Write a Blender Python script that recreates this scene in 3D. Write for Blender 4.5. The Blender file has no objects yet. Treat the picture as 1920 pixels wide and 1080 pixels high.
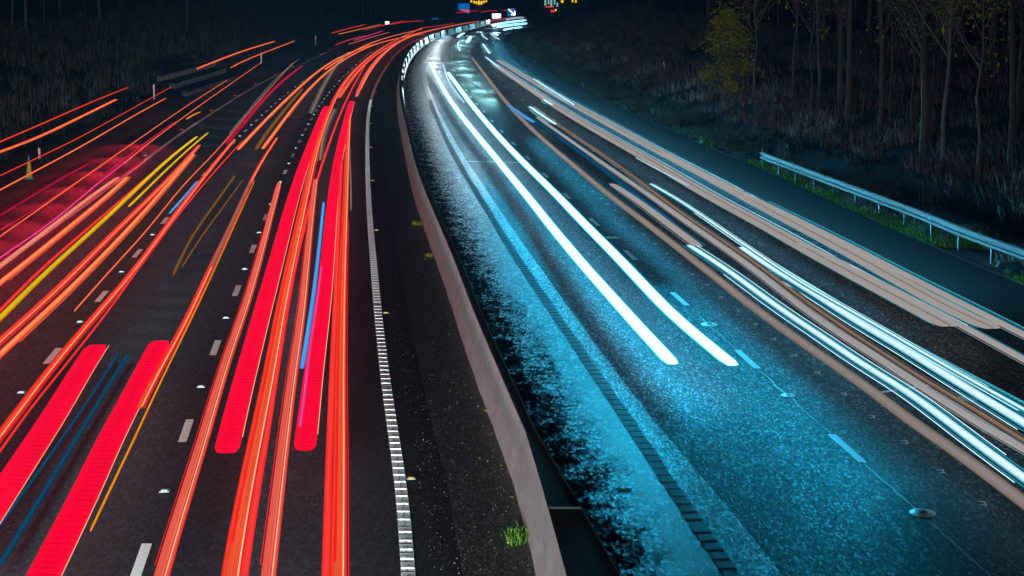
import bpy, bmesh, math, random
from mathutils import Vector, noise
random.seed(7)
R = math.radians
C = bpy.context.scene.collection
sc = bpy.context.scene

# ------------------------------------------------------------ camera, sky, light, exposure
FPX, CAMH = 4050.0, 8.1                      # focal length in photo pixels, height of the bridge parapet
PITCH = math.atan(574/FPX)
cd = bpy.data.cameras.new('camera'); cam = bpy.data.objects.new('camera', cd); C.objects.link(cam)
cd.sensor_width = 36; cd.lens = FPX/1920*36; cd.clip_start = 1; cd.clip_end = 6000
cam.location = (0, 0, CAMH); cam.rotation_euler = (R(90)-PITCH, 0, 0)
sc.camera = cam
w = bpy.data.worlds.new('World'); sc.world = w; w.use_nodes = True
nt = w.node_tree; bg = nt.nodes['Background']; sky = nt.nodes.new('ShaderNodeTexSky')
sky.sky_type = 'NISHITA'; sky.sun_disc = False; sky.sun_elevation = R(28); sky.sun_rotation = R(200)
nt.links.new(sky.outputs[0], bg.inputs[0]); bg.inputs[1].default_value = 0.0016
sd = bpy.data.lights.new('night_fill', 'SUN'); sd.energy = 0.035; sd.angle = R(2); sd.color = (0.80, 0.88, 1.0)  # weak sun lamp added to lift the dark banks and trees
so = bpy.data.objects.new('night_fill', sd); C.objects.link(so); so.rotation_euler = (R(62), 0, R(-20))
sc.view_settings.view_transform = 'Standard'; sc.view_settings.look = 'None'
sc.view_settings.exposure = 0; sc.view_settings.gamma = 1

# ------------------------------------------------------------ helpers
def P(u, v, z=0.0):
    """the place where the sight line through photo pixel (u, v) is z metres above the road"""
    a = (u-960)/FPX; b = (540-v)/FPX
    dy = math.cos(PITCH)+b*math.sin(PITCH); dz = -math.sin(PITCH)+b*math.cos(PITCH)
    t = (z-CAMH)/dz
    return Vector((a*t, dy*t, z))

def catmull(pts, n=8):
    out = []
    for i in range(len(pts)-1):
        p1, p2 = Vector(pts[i]), Vector(pts[i+1])
        p0 = Vector(pts[i-1]) if i else p1*2-p2
        p3 = Vector(pts[i+2]) if i+2 < len(pts) else p2*2-p1
        t0 = 0; t1 = max((p1-p0).length, 1e-4)**.5; t2 = t1+max((p2-p1).length, 1e-4)**.5; t3 = t2+max((p3-p2).length, 1e-4)**.5
        for k in range(n):
            t = t1+(t2-t1)*k/n
            A1 = p0*((t1-t)/(t1-t0))+p1*((t-t0)/(t1-t0)); A2 = p1*((t2-t)/(t2-t1))+p2*((t-t1)/(t2-t1)); A3 = p2*((t3-t)/(t3-t2))+p3*((t-t2)/(t3-t2))
            B1 = A1*((t2-t)/(t2-t0))+A2*((t-t0)/(t2-t0)); B2 = A2*((t3-t)/(t3-t1))+A3*((t-t1)/(t3-t1))
            out.append(B1*((t2-t)/(t2-t1))+B2*((t-t1)/(t2-t1)))
    out.append(Vector(pts[-1])); return out

def tag(o, label=None, cat=None, group=None, kind=None):
    if label: o['label'] = label
    if cat: o['category'] = cat
    if group: o['group'] = group
    if kind: o['kind'] = kind
    return o

def empty(name, loc, rz=0.0):
    o = bpy.data.objects.new(name, None); C.objects.link(o)
    o.location = loc; o.rotation_euler = (0, 0, rz); o.empty_display_size = .3
    return o

class MB:
    def __init__(s): s.v = []; s.f = []; s.uv = []
    def quad(s, a, b, c, d, uv=None):
        n = len(s.v); s.v += [tuple(a), tuple(b), tuple(c), tuple(d)]; s.f.append((n, n+1, n+2, n+3)); s.uv.append(uv or [(0, 0)]*4)
    def tri(s, a, b, c):
        n = len(s.v); s.v += [tuple(a), tuple(b), tuple(c)]; s.f.append((n, n+1, n+2)); s.uv.append([(0, 0)]*3)
    def box(s, c, sz, rz=0, tilt=0):
        x, y, z = sz[0]/2, sz[1]/2, sz[2]/2; n = len(s.v); cr, sr = math.cos(rz), math.sin(rz)
        for dz in (-z, z):
            for dx, dy in ((-x, -y), (x, -y), (x, y), (-x, y)):
                s.v.append((c[0]+dx*cr-dy*sr, c[1]+dx*sr+dy*cr, c[2]+dz))
        for f in ((3, 2, 1, 0), (4, 5, 6, 7), (0, 1, 5, 4), (1, 2, 6, 5), (2, 3, 7, 6), (3, 0, 4, 7)):
            s.f.append(tuple(n+i for i in f)); s.uv.append([(0, 0)]*4)
    def sweep(s, path, prof, closed=True, caps=True, scale=None):
        """prof: list of (across, up, u); across is to the right of travel"""
        n0 = len(s.v); m = len(prof(0, 0) if callable(prof) else prof); L = 0; Ls = []
        for i, p in enumerate(path):
            a = path[max(i-1, 0)]; b = path[min(i+1, len(path)-1)]
            d = Vector((b[0]-a[0], b[1]-a[1], 0)); d = d.normalized() if d.length > 1e-6 else Vector((0, 1, 0))
            r = Vector((d.y, -d.x, 0))
            if i: L += (Vector(p)-Vector(path[i-1])).length
            Ls.append(L); k = scale(i, L) if scale else 1
            pr = prof(i, L) if callable(prof) else prof
            for q in pr: s.v.append((p[0]+r.x*q[0]*k, p[1]+r.y*q[0]*k, p[2]+q[1]*k))
        pr = prof(0, 0) if callable(prof) else prof
        for i in range(len(path)-1):
            for j in range(m if closed else m-1):
                j2 = (j+1) % m; a = n0+i*m+j; b = n0+i*m+j2
                s.f.append((a, a+m, b+m, b)); s.uv.append([(pr[j][2], Ls[i]), (pr[j][2], Ls[i+1]), (pr[j2][2], Ls[i+1]), (pr[j2][2], Ls[i])])
        if closed and caps:
            s.f.append(tuple(n0+j for j in range(m))); s.uv.append([(pr[j][2], 0) for j in range(m)])
            e = n0+(len(path)-1)*m
            s.f.append(tuple(e+j for j in reversed(range(m)))); s.uv.append([(pr[j][2], L) for j in reversed(range(m))])
    def tube(s, pts, rad, n=6):
        n0 = len(s.v)
        for i, p in enumerate(pts):
            p = Vector(p); d = (Vector(pts[min(i+1, len(pts)-1)])-Vector(pts[max(i-1, 0)])).normalized()
            x = d.orthogonal().normalized() if abs(d.z) < .9 else Vector((1, 0, 0)).cross(d).normalized(); y = d.cross(x)
            for k in range(n):
                a = 2*math.pi*k/n; q = p+(x*math.cos(a)+y*math.sin(a))*rad[i]; s.v.append(tuple(q))
        for i in range(len(pts)-1):
            for k in range(n):
                a = n0+i*n+k; b = n0+i*n+(k+1) % n; s.f.append((a, b, b+n, a+n)); s.uv.append([(0, 0)]*4)
        s.f.append(tuple(n0+k for k in reversed(range(n)))); s.uv.append([(0, 0)]*n)
        s.f.append(tuple(n0+(len(pts)-1)*n+k for k in range(n))); s.uv.append([(0, 0)]*n)
    def build(s, name, mat, parent=None, smooth=False, org=None):
        me = bpy.data.meshes.new(name)
        if org is not None: s.v = [(a[0]-org[0], a[1]-org[1], a[2]-org[2]) for a in s.v]
        me.from_pydata(s.v, [], s.f); uvl = me.uv_layers.new(name='UVMap'); flat = []
        for u in s.uv:
            for q in u: flat += [q[0], q[1]]
        uvl.data.foreach_set('uv', flat)
        for m in (mat if isinstance(mat, list) else [mat]): me.materials.append(m)
        if smooth: me.polygons.foreach_set('use_smooth', [True]*len(me.polygons))
        me.validate(); me.update()
        o = bpy.data.objects.new(name, me); C.objects.link(o)
        if org is not None and parent is None: o.location = org
        if parent: o.parent = parent
        return o

# ------------------------------------------------------------ materials
class NT:
    def __init__(s, name):
        s.m = bpy.data.materials.new(name); s.m.use_nodes = True; s.t = s.m.node_tree
        s.p = s.t.nodes['Principled BSDF']; s.o = s.t.nodes['Material Output']
    def n(s, ty, ins=None, **kw):
        x = s.t.nodes.new('ShaderNode'+ty)
        for k, v in kw.items(): setattr(x, k, v)
        for k, v in (ins or {}).items(): s.set(x, k, v)
        return x
    def set(s, x, k, v):
        i = x.inputs[k]
        if hasattr(v, 'is_output') or isinstance(v, bpy.types.NodeSocket): s.t.links.new(v, i)
        else: i.default_value = v
    def noise(s, vec, scale, detail=3, rough=.55):
        x = s.n('TexNoise', {'Scale': scale, 'Detail': detail, 'Roughness': rough})
        if vec is not None: s.t.links.new(vec, x.inputs['Vector'])
        return x.outputs['Fac']
    def math(s, op, a, b=0.0, c=None):
        x = s.n('Math', operation=op); s.set(x, 0, a); s.set(x, 1, b)
        if c is not None: s.set(x, 2, c)
        return x.outputs[0]
    def ramp(s, fac, stops):
        x = s.n('ValToRGB'); s.t.links.new(fac, x.inputs[0]); cr = x.color_ramp
        while len(cr.elements) < len(stops): cr.elements.new(.5)
        for e, (p, c) in zip(cr.elements, stops): e.position = p; e.color = (*c, 1) if len(c) == 3 else c
        return x.outputs[0]
    def mix(s, f, a, b):
        x = s.n('Mix', data_type='RGBA'); s.set(x, 0, f)
        for i, v in ((6, a), (7, b)):
            if isinstance(v, tuple): x.inputs[i].default_value = (*v, 1) if len(v) == 3 else v
            else: s.t.links.new(v, x.inputs[i])
        return x.outputs[2]
    def pos(s, scale=(1, 1, 1)):
        g = s.n('NewGeometry'); m = s.n('Mapping'); m.inputs['Scale'].default_value = scale
        s.t.links.new(g.outputs['Position'], m.inputs[0]); return m.outputs[0]
    def uv(s, scale=(1, 1, 1)):
        g = s.n('UVMap'); m = s.n('Mapping'); m.inputs['Scale'].default_value = scale
        s.t.links.new(g.outputs[0], m.inputs[0]); return m.outputs[0]
    def bump(s, h, strength, dist):
        b = s.n('Bump', {'Strength': strength, 'Distance': dist}); s.t.links.new(h, b.inputs['Height'])
        s.t.links.new(b.outputs[0], s.p.inputs['Normal'])
    def base(s, c, rough=.8, metal=0, spec=.5):
        s.set(s.p, 'Base Color', c if not isinstance(c, tuple) else (*c, 1)); s.set(s.p, 'Roughness', rough); s.p.inputs['Metallic'].default_value = metal
        s.p.inputs['Specular IOR Level'].default_value = spec
        return s.m

def simple(name, col, rough=.8, metal=0, var=.25, scale=9, bump=.2):
    t = NT(name); f = t.noise(t.pos(), scale, 4)
    c = t.ramp(f, [(.25, tuple(x*(1-var) for x in col)), (.75, tuple(min(1, x*(1+var)) for x in col))])
    if bump: t.bump(t.noise(t.pos(), scale*4, 3), bump, .01)
    return t.base(c, rough, metal)

def grainy(t, cell=(26, 6.5, 20), lo=.0, hi=1.0):
    """aggregate: every chip of stone has its own brightness"""
    v = t.n('TexVoronoi', {'Scale': 1.0}); t.t.links.new(t.pos(cell), v.inputs['Vector'])
    sp = t.n('SeparateColor'); t.t.links.new(v.outputs['Color'], sp.inputs[0]); return sp.outputs[0], v.outputs['Distance']
def asphalt(name, dark, light, r0=.5, r1=.75, spec=.4, contrast=1.0, chip=5.0, cell=(26, 6.5, 20), bumpd=.02):
    t = NT(name); g, d = grainy(t, cell); big = t.noise(t.pos((.9, .10, 1)), 1.1, 5, .6)
    b2 = t.noise(t.pos((1, .3, 1)), 5, 4, .7)
    c = t.mix(t.ramp(t.math('MULTIPLY_ADD', b2, .35, t.math('MULTIPLY', big, .65)), [(.38, (0, 0, 0)), (.62, (1, 1, 1))]), dark, light)
    k = t.ramp(g, [(.0, (.10,)*3), (.45, (.55,)*3), (.82, (1.0,)*3), (.97, (chip*.55,)*3)])  # brightest chips of the stone grain carry sparkle painted into the colour
    k.node.color_ramp.elements[3].color = (chip*.55, chip*.55, chip*.55, 1)
    x = t.n('VectorMath', operation='MULTIPLY'); t.t.links.new(c, x.inputs[0]); t.t.links.new(t.mix(contrast, (1, 1, 1), k), x.inputs[1])
    rr = t.n('MapRange', {0: g, 1: 0, 2: 1, 3: r1, 4: r0}).outputs[0]
    t.bump(t.math('ADD', g, t.math('MULTIPLY', b2, .5)), .5, bumpd)
    return t.base(x.outputs[0], rr, 0, spec)

M = {}
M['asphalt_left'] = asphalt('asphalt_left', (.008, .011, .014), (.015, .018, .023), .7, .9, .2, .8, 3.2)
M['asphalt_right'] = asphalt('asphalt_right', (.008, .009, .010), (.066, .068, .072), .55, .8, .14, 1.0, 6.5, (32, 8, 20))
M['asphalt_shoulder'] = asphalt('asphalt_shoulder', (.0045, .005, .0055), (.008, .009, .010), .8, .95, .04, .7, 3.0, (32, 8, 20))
M['pale_strip'] = asphalt('pale_strip', (.15, .155, .16), (.30, .31, .32), .45, .7, .4, .9, 3.6, (32, 8, 20))
M['ground'] = asphalt('ground_soil', (.010, .008, .007), (.035, .028, .023), .8, .95, .1, .8, 3, (6, 2, 5), .05)

t = NT('wet_concrete_strip')                 # strip between barrier and rib line: grime creeping out from the barrier foot
uvv = t.uv(); sp = t.n('SeparateXYZ'); t.t.links.new(uvv, sp.inputs[0])
n1 = t.noise(t.pos((1, .5, 1)), 1.9, 9, .8); g, d_ = grainy(t, (22, 6, 20)); n2 = t.noise(t.pos((1, .9, 1)), 3.1, 7, .8)
dist = t.math('ABSOLUTE', t.math('SUBTRACT', sp.outputs[0], .27))              # the dirtiest line lies a little way out from the barrier
edge = t.math('MULTIPLY_ADD', dist, 1.0, t.math('MULTIPLY', t.math('SUBTRACT', n1, .5), 2.3))
edge = t.math('MULTIPLY_ADD', t.math('SUBTRACT', g, .5), .34, edge)
m_ = t.ramp(edge, [(.12, (0, 0, 0)), (.36, (1, 1, 1))])
pat = t.ramp(t.math('MULTIPLY_ADD', g, .3, t.math('MULTIPLY', n2, .8)), [(.44, (.004, .005, .006)), (.60, (.05, .053, .055)), (.74, (.42, .43, .44))])
fl = t.ramp(t.noise(t.pos((.8, 2.2, 1)), 6, 5, .75), [(.40, (.12, .12, .12)), (.54, (1, 1, 1))]); px_ = t.n('VectorMath', operation='MULTIPLY'); t.t.links.new(pat, px_.inputs[0]); t.t.links.new(fl, px_.inputs[1])
c = t.mix(m_, (.006, .007, .008), px_.outputs[0])
rr = t.n('MapRange', {0: m_, 1: 0.0, 2: 1.0, 3: .85, 4: .50}).outputs[0]
t.bump(t.math('ADD', n2, g), .6, .02)
M['wet_strip'] = t.base(c, rr, 0, .10); t.set(t.p, 'Specular IOR Level', t.math('MULTIPLY', m_, .08))

t = NT('median_gravel')                      # black wet gravel turning to brown soil beside the barrier
uvv = t.uv(); sp = t.n('SeparateXYZ'); t.t.links.new(uvv, sp.inputs[0])
v = t.n('TexVoronoi', {'Scale': 22.0}); t.t.links.new(t.pos(), v.inputs['Vector'])
n1 = t.noise(t.pos((1.2, 3.0, 1)), 1.3, 5, .7); st = t.noise(t.pos(), 34, 1)
soil = t.math('ADD', t.math('MULTIPLY', sp.outputs[0], 1.0), t.math('MULTIPLY', t.math('SUBTRACT', n1, .5), .8))
sm = t.ramp(soil, [(.62, (0, 0, 0)), (.86, (1, 1, 1))])
g, d_ = grainy(t, (24, 7, 20)); c = t.mix(sm, t.ramp(g, [(.0, (.004, .004, .004)), (.7, (.022, .021, .021)), (1, (.075, .072, .070))]), (.10, .08, .06))
c = t.mix(t.ramp(st, [(.70, (0, 0, 0)), (.74, (1, 1, 1))]), c, (.32, .31, .30))
t.bump(t.math('ADD', v.outputs['Distance'], t.math('MULTIPLY', t.noise(t.pos((1, 3, 1)), 5, 4), 1.5)), 1.0, .03)
M['gravel'] = t.base(c, .5, 0, .5)

t = NT('road_paint'); f = t.noise(t.pos(), 26, 5, .7)
M['paint'] = t.base(t.ramp(f, [(.30, (.10, .11, .11)), (.46, (.62, .66, .66))]), .6); M['paint_worn'] = None
M['paint'].node_tree.nodes['Principled BSDF'].inputs['Roughness'].default_value = .55
t = NT('thin_worn_paint'); f = t.noise(t.pos(), 14, 5, .8)
M['paint_worn'] = t.base(t.ramp(f, [(.40, (.06, .06, .065)), (.6, (.5, .52, .54))]), .6)
M['rib_dark'] = simple('dark_rib_paint', (.05, .055, .06), .5); M['rib_base'] = simple('smooth_rib_line', (.17, .18, .19), .7, 0, .15); M['rib_black'] = simple('black_rib', (.004, .004, .005), .8)  # plain dark and pale tones for rib lines, grooves and kerb
M['seal'] = simple('crack_sealant', (.01, .01, .011), .4)
t = NT('barrier_concrete'); f = t.noise(t.pos((1, .5, 1)), 2.2, 5, .6); g = t.noise(t.pos((3, .4, 2)), 3, 4, .6)
cc = t.mix(g, t.ramp(f, [(.3, (.20, .19, .20)), (.7, (.50, .47, .48))]), (.40, .28, .29))
cc = t.mix(t.ramp(t.noise(t.pos((1, .35, 1)), 5, 6, .8), [(.60, (0, 0, 0)), (.72, (.8, .8, .8))]), cc, (.13, .10, .10))
t.bump(t.noise(t.pos((1, .3, .6)), 1.2, 3), .6, .12)
M['concrete'] = t.base(cc, .55)
M['barrier_top'] = simple('black_barrier_top', (.010, .010, .010), .8)  # even near-black base colour for the top
M['steel'] = simple('galvanised_steel', (.030, .026, .025), .7, 0, .25, 3, .1)
M['dull_steel'] = simple('dull_steel', (.16, .17, .18), .5, .5)
M['black'] = simple('black_rubber', (.012, .012, .012), .7)
M['white_plastic'] = simple('white_plastic', (.75, .75, .75), .4, 0, .08)
M['yellow_plastic'] = simple('yellow_plastic', (.75, .55, .03), .5, 0, .1)
M['blue_plastic'] = simple('blue_plastic', (.03, .09, .35), .5, 0, .1)
M['red_plastic'] = simple('red_plastic', (.6, .03, .03), .5, 0, .1)
M['bark'] = simple('tree_bark', (.05, .034, .030), .9, 0, .45, 7, .6)
M['pale_bark'] = simple('pale_birch_bark', (.11, .08, .07), .85, 0, .4, 5, .5)
def leafmat(name, a, b):
    t = NT(name); f = t.noise(t.pos(), 1.7, 4); return t.base(t.ramp(f, [(.3, a), (.7, b)]), .75, 0, .3)
M['leaf_dark'] = leafmat('dark_leaf', (.018, .030, .012), (.05, .06, .02))
M['leaf_yellow'] = leafmat('yellow_autumn_leaf', (.20, .19, .02), (.42, .34, .03))
M['leaf_few'] = leafmat('last_yellow_leaf', (.10, .11, .02), (.30, .26, .03))
M['grass_green'] = leafmat('green_grass', (.10, .26, .02), (.28, .50, .05))
M['grass_pale'] = leafmat('frosted_pale_grass', (.24, .25, .24), (.50, .52, .50))
M['grass_teal'] = leafmat('long_verge_grass', (.12, .20, .12), (.34, .46, .34))
M['brush'] = leafmat('brown_bramble', (.045, .028, .026), (.15, .095, .088))
M['dry_grass'] = leafmat('dry_brown_grass', (.022, .018, .012), (.075, .058, .040))
M['brick'] = simple('dark_rendered_wall', (.05, .055, .06), .8)

def glow(name, edge, core, st, power=2.0, lines=0, lamt=.35, rib=0.0, ramt=.3, along=.10, slit=None):
    """emission for lamps, signs and reflectors: colour across the streak, fine long lines, flicker ribs"""
    t = NT(name); uvv = t.uv(); sp = t.n('SeparateXYZ'); t.t.links.new(uvv, sp.inputs[0]); u, vv = sp.outputs[0], sp.outputs[1]
    k = t.math('SUBTRACT', 1.0, t.math('POWER', t.math('ABSOLUTE', t.math('SUBTRACT', t.math('MULTIPLY', u, 2.0), 1.0)), power))
    c = t.mix(k, edge, core); s = st
    if lines:
        cx = t.n('CombineXYZ'); t.set(cx, 0, t.math('MULTIPLY', u, float(lines))); t.set(cx, 1, t.math('MULTIPLY', vv, .012))
        nz = t.noise(cx.outputs[0], 1.0, 2, .8)
        mm = t.n('MapRange', {0: nz, 1: .38, 2: .58, 3: 1-lamt, 4: 1.0}).outputs[0]; s = t.math('MULTIPLY', mm, st)
    if rib:
        sn = t.math('SINE', t.math('ADD', t.math('MULTIPLY', vv, 2*math.pi/rib), t.math('MULTIPLY', u, 1.2)))
        s = t.math('MULTIPLY', s, t.n('MapRange', {0: sn, 1: -1.0, 2: -.3, 3: 1-ramt, 4: 1.0}).outputs[0])
    if slit:
        s = t.math('MULTIPLY', s, t.ramp(t.math('ABSOLUTE', t.math('SUBTRACT', u, slit)), [(.016, (.06, .06, .06)), (.034, (1, 1, 1))]))
    cx = t.n('CombineXYZ'); t.set(cx, 0, t.math('MULTIPLY', u, 1.5)); t.set(cx, 1, t.math('MULTIPLY', vv, .22))
    s = t.math('MULTIPLY', s, t.n('MapRange', {0: t.noise(cx.outputs[0], 1.0, 2), 1: .3, 2: .7, 3: 1-along, 4: 1+along}).outputs[0])
    e = t.n('Emission'); t.t.links.new(c, e.inputs[0]); t.set(e, 1, s)
    t.t.links.new(e.outputs[0], t.o.inputs[0]); t.t.nodes.remove(t.p); M[name] = t.m
    return t.m
glow('red_led', (1, .005, .03), (1, .0, .035), 1.15, 3, 6, .2, .30, .22)
glow('red_thin', (.85, .01, .01), (1, .05, .04), 1.0, 1.5)
glow('crimson', (.35, .0, .03), (.75, .01, .07), .9, 1.5, 9, .7)
glow('orange_hot', (.95, .02, .005), (1, .32, .10), 1.2, 1.4, 5, .25)
glow('orange_red', (.95, .02, .01), (1, .11, .035), 1.1, 1.2, 12, .5)
glow('salmon', (.95, .03, .02), (1, .14, .09), 1.05, 5, 16, .62)
glow('salmon_pale', (.95, .10, .06), (1, .36, .24), 1.05, 3, 12, .5, .55, .3)
glow('amber', (.8, .16, .0), (1, .36, .0), 1.0, 2, 3, .3)
glow('yellow', (.75, .22, 0), (1, .72, .0), 1.05, 3, 8, .75)
glow('brown', (.16, .06, .01), (.33, .15, .02), .8, 2, 8, .6)
glow('blue_dim', (.005, .03, .06), (.01, .10, .22), .75, 2, 6, .5)
glow('blue_bright', (.01, .10, .35), (.10, .42, 1), 1.1, 2, 5, .5)
glow('magenta', (.8, .0, .18), (1, .08, .35), 1.0, 2, 6, .4)
glow('grey_blue', (.02, .05, .08), (.22, .27, .32), .8, 1.2, 9, .6)
glow('white_hot', (.0, .9, 1.5), (1.2, 2.0, 2.7), 1.15, 4)
glow('white_cool', (.0, .35, .50), (1.15, 1.7, 2.0), 1.0, 1.6, 9, .6, .35, .12)
glow('cyan_ribbed', (.0, .16, .24), (.08, .48, .62), 1.0, 2, 0, 0, .22, .75)
glow('pink_grey', (.42, .42, .43), (.39, .365, .36), 1.0, 4, 16, .28, 0, 0, .05)
glow('pink_grey_slit', (.38, .36, .35), (.37, .335, .32), 1.0, 4, 16, .2, 0, 0, .04, .52)
glow('hot_strand', (1, .30, .16), (1, .50, .30), 1.1, 2)
glow('pale_strand', (.35, .75, .85), (1.1, 1.5, 1.7), 1.0, 2)
glow('teal_strand', (.0, .10, .16), (.02, .32, .42), 1.0, 2)
glow('red_strand', (.8, .0, .01), (1, .01, .01), 1.0, 2)
glow('tan_grey', (.26, .19, .15), (.32, .30, .30), 1.0, 1.2, 10, .5)
glow('tan_orange', (.16, .10, .07), (.38, .25, .17), .9, 1.5, 9, .6)
glow('sign_glow_white', (.8, .9, 1), (1, 1, 1), 3.0)  # sign faces and marks emit; their brightness is put into the material
glow('sign_amber', (1, .6, 0), (1, .62, 0), 1.3)
glow('sign_blue', (.0, .16, .55), (.0, .22, .75), .8)
glow('sign_dim', (.02, .10, .20), (.02, .10, .20), .5)
glow('sign_red', (1, .05, .06), (1, .05, .06), 1.0)
glow('window_lit', (.35, .75, .7), (.5, .9, .8), .8, 2, 3, .5)

# ------------------------------------------------------------ road geometry, traced and laid on the level road
def curve(px, far):
    w_ = [P(u, v) for u, v in px]+[Vector((x, y, 0)) for x, y in far]
    c = catmull(w_, 6); c.sort(key=lambda q: q.y)
    d = c[1]-c[0] if (c[1]-c[0]).length > 2 else c[3]-c[0]
    ys = 12.0; c.insert(0, Vector((c[0].x+d.x/d.y*(ys-c[0].y), ys, 0)))
    return smooth_curve(c, 0)
def X(c, y):
    if y <= c[0].y: return c[0].x
    lo, hi = 0, len(c)-1
    if y >= c[hi].y: return c[hi].x
    while hi-lo > 1:
        m = (lo+hi)//2
        if c[m].y <= y: lo = m
        else: hi = m
    a, b = c[lo], c[hi]; k = (y-a.y)/max(b.y-a.y, 1e-6); return a.x+(b.x-a.x)*k
def smooth_curve(c, z, sg=3.2):
    n = 130; t0, t1 = math.log(12), math.log(c[-1].y); ts = [t0+(t1-t0)*i/n for i in range(n+1)]
    xs_ = [X(c, math.exp(q)) for q in ts]; out = []
    xs_ = [2*xs_[0]-xs_[min(k, n)] for k in range(8, 0, -1)]+xs_+[2*xs_[-1]-xs_[-1-k] for k in range(1, 9)]
    for i in range(n+1):
        sw = sx = 0
        for k in range(-8, 9):
            g = math.exp(-k*k/(2*sg*sg)); sw += g; sx += g*xs_[i+8+k]
        out.append(Vector((sx/sw, math.exp(ts[i]), z)))
    return out
def farpts(off): # the far bend sweeps to the right behind the wood
    base = [(-8.5, 350), (-6.0, 400), (-.5, 450), (9, 500), (27, 550), (60, 600), (130, 650), (300, 690)]
    return base, off
CV = {}
def mk(k, px, far): CV[k] = curve(px, far)
mk('L3', [(767,1080),(754,895),(735,795),(720,680),(713,615),(704,522),(699,459),(693,389),(690,300),(691,219),(695,187),(704,162),(714,142),(725,125),(737,106),(752,91),(766,81),(781,75)], [(-12.9,350),(-10.5,400),(-5.4,452),(4,504),(22,556),(56,610),(128,664),(298,705)])
mk('L2', [(265,1055),(350,810),(404,655),(445,547),(474,470),(497,413),(517,366),(533,328),(547,298),(568,254),(594,207),(617,174),(652,137),(693,100),(727,79)], [(-16.7,350),(-14.4,402),(-9.2,456),(.4,509),(19,562),(54,616),(126,670),(297,709)])
mk('L1', [(100,668),(194,554),(255,480),(306,420),(347,371),(380,332),(428,278),(483,225),(533,180),(581,144),(616,121),(664,92)], [(-19.5,310),(-20,350),(-18.3,404),(-13,460),(-3.2,514),(16,568),(51,622),(124,676),(296,713)])
mk('L0', [(243,325),(277,300),(307,273),(333,253),(367,233),(400,212),(433,190),(467,168),(500,150),(533,133),(567,120),(600,105),(639,90)], [(-22,265),(-23,310),(-23.4,350),(-22,406),(-16.8,464),(-7,519),(13,573),(48,628),(122,682),(295,717)])
mk('SH', [(50,360),(130,317),(200,280),(320,217),(420,172),(500,135),(570,105)], [(-23.6,240),(-25,300),(-25.6,350),(-24.4,408),(-19.2,467),(-9,522),(11,577),(46,632),(120,686),(294,721)])
mk('RB', [(1362,1080),(1276,957),(1233,890),(1176,798),(1108,700),(1063,633),(1037,593),(1010,553),(980,510),(953,467),(927,423),(903,383),(880,347),(863,317),(843,280),(827,247),(813,213),(802,180),(792,150),(790,123),(797,92),(810,79),(831,69),(852,62)], [(-7.2,395),(-2.0,445),(7.4,494),(25,543),(58,594),(130,645),(300,685)])
mk('SM', [(1470,1080),(1420,1010),(1366,946),(1331,900),(1303,883),(1265,841),(1219,781),(1159,700),(1100,623),(1060,567),(1020,510),(980,453),(953,420),(927,373),(890,323),(873,297),(850,260),(830,220),(807,173),(800,140),(803,105),(822,79)], [(-10.2,330),(-9.2,360),(-6.3,395),(-1.4,443),(8,492),(26,540),(59,591),(131,642),(301,682)])
mk('R1', [(1589,841),(1397,670),(1273,558),(1181,478),(1115,417),(1067,370),(1030,337),(1007,313),(973,278),(940,247),(920,222),(900,200),(873,170),(857,140),(847,113),(850,77),(862,64)], [(-6.8,385),(-2.6,425),(3,461),(13,500),(30,535),(62,582),(133,634),(302,675)])
mk('R2', [(1815,749),(1607,612),(1571,597),(1456,517),(1353,450),(1311,425),(1267,394),(1220,353),(1160,320),(1113,282),(1080,258),(1053,240),(993,197),(960,173),(913,133),(890,103)], [(-4.9,280),(-5.2,320),(-3.2,380),(1,418),(7,456),(16,490),(33,524),(65,575),(135,628),(303,670)])
mk('RE', [(1914,536),(1864,516),(1804,492),(1745,465),(1686,436),(1635,412),(1556,380),(1497,353),(1437,317),(1382,297),(1299,269),(1239,238),(1150,197),(1093,170),(1050,147),(1017,130),(993,113),(973,100),(960,87),(955,72)], [(.2,345),(2.5,390),(7,420),(15,450),(28,480),(46,512),(76,560),(140,614),(305,656)])
# median barrier: left foot traced, top traced
BT = [P(u, v, .9) for u, v in [(1112,1080),(1086,1017),(1060,955),(1034,897),(1008,838),(976,768),(946,700),(910,618),(884,560),(863,497),(837,440),(811,380),(786,320),(779,295),(766,240),(757,205),(753,185),(751,160),(751,143),(752,128),(757,112),(767,94),(782,79),(796,69),(819,60),(853,51),(893,45)]]
BC = catmull(BT+[Vector((-4.5, 440, .9)), Vector((4, 482, .9)), Vector((20, 530, .9)), Vector((54, 585, .9))], 5)
BC.sort(key=lambda q: q.y); d_ = BC[3]-BC[0]; BC.insert(0, Vector((BC[0].x+d_.x/d_.y*(14-BC[0].y), 14, .9)))
BC = smooth_curve(BC, .9, 2.6); CV['BM'] = BC
def hw(y): # half width of the barrier top: it opens out towards the bridge pier in the foreground
    return .065 if y > 34.2 else .065+(34.2-y)*.0285
YS = [12.0]
while YS[-1] < 60: YS.append(YS[-1]+1.0)
while YS[-1] < 680: YS.append(YS[-1]*1.022)
def strip(name, fa, fb, z, mat, y0=12, y1=670, n=4, uvl=True, kind='structure'):
    m = MB(); ys = [y for y in YS if y0 <= y <= y1]
    for a, b in zip(ys[:-1], ys[1:]):
        for k in range(n):
            p, q = k/n, (k+1)/n
            def pt(y, s): return (fa(y)+(fb(y)-fa(y))*s, y, z)
            m.quad(pt(a, p), pt(a, q), pt(b, q), pt(b, p), [(p, a), (q, a), (q, b), (p, b)])
    o = m.build(name, mat); tag(o, kind=kind); return o
cx = lambda k, o=0: (lambda y: X(CV[k], y)+o)

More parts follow.
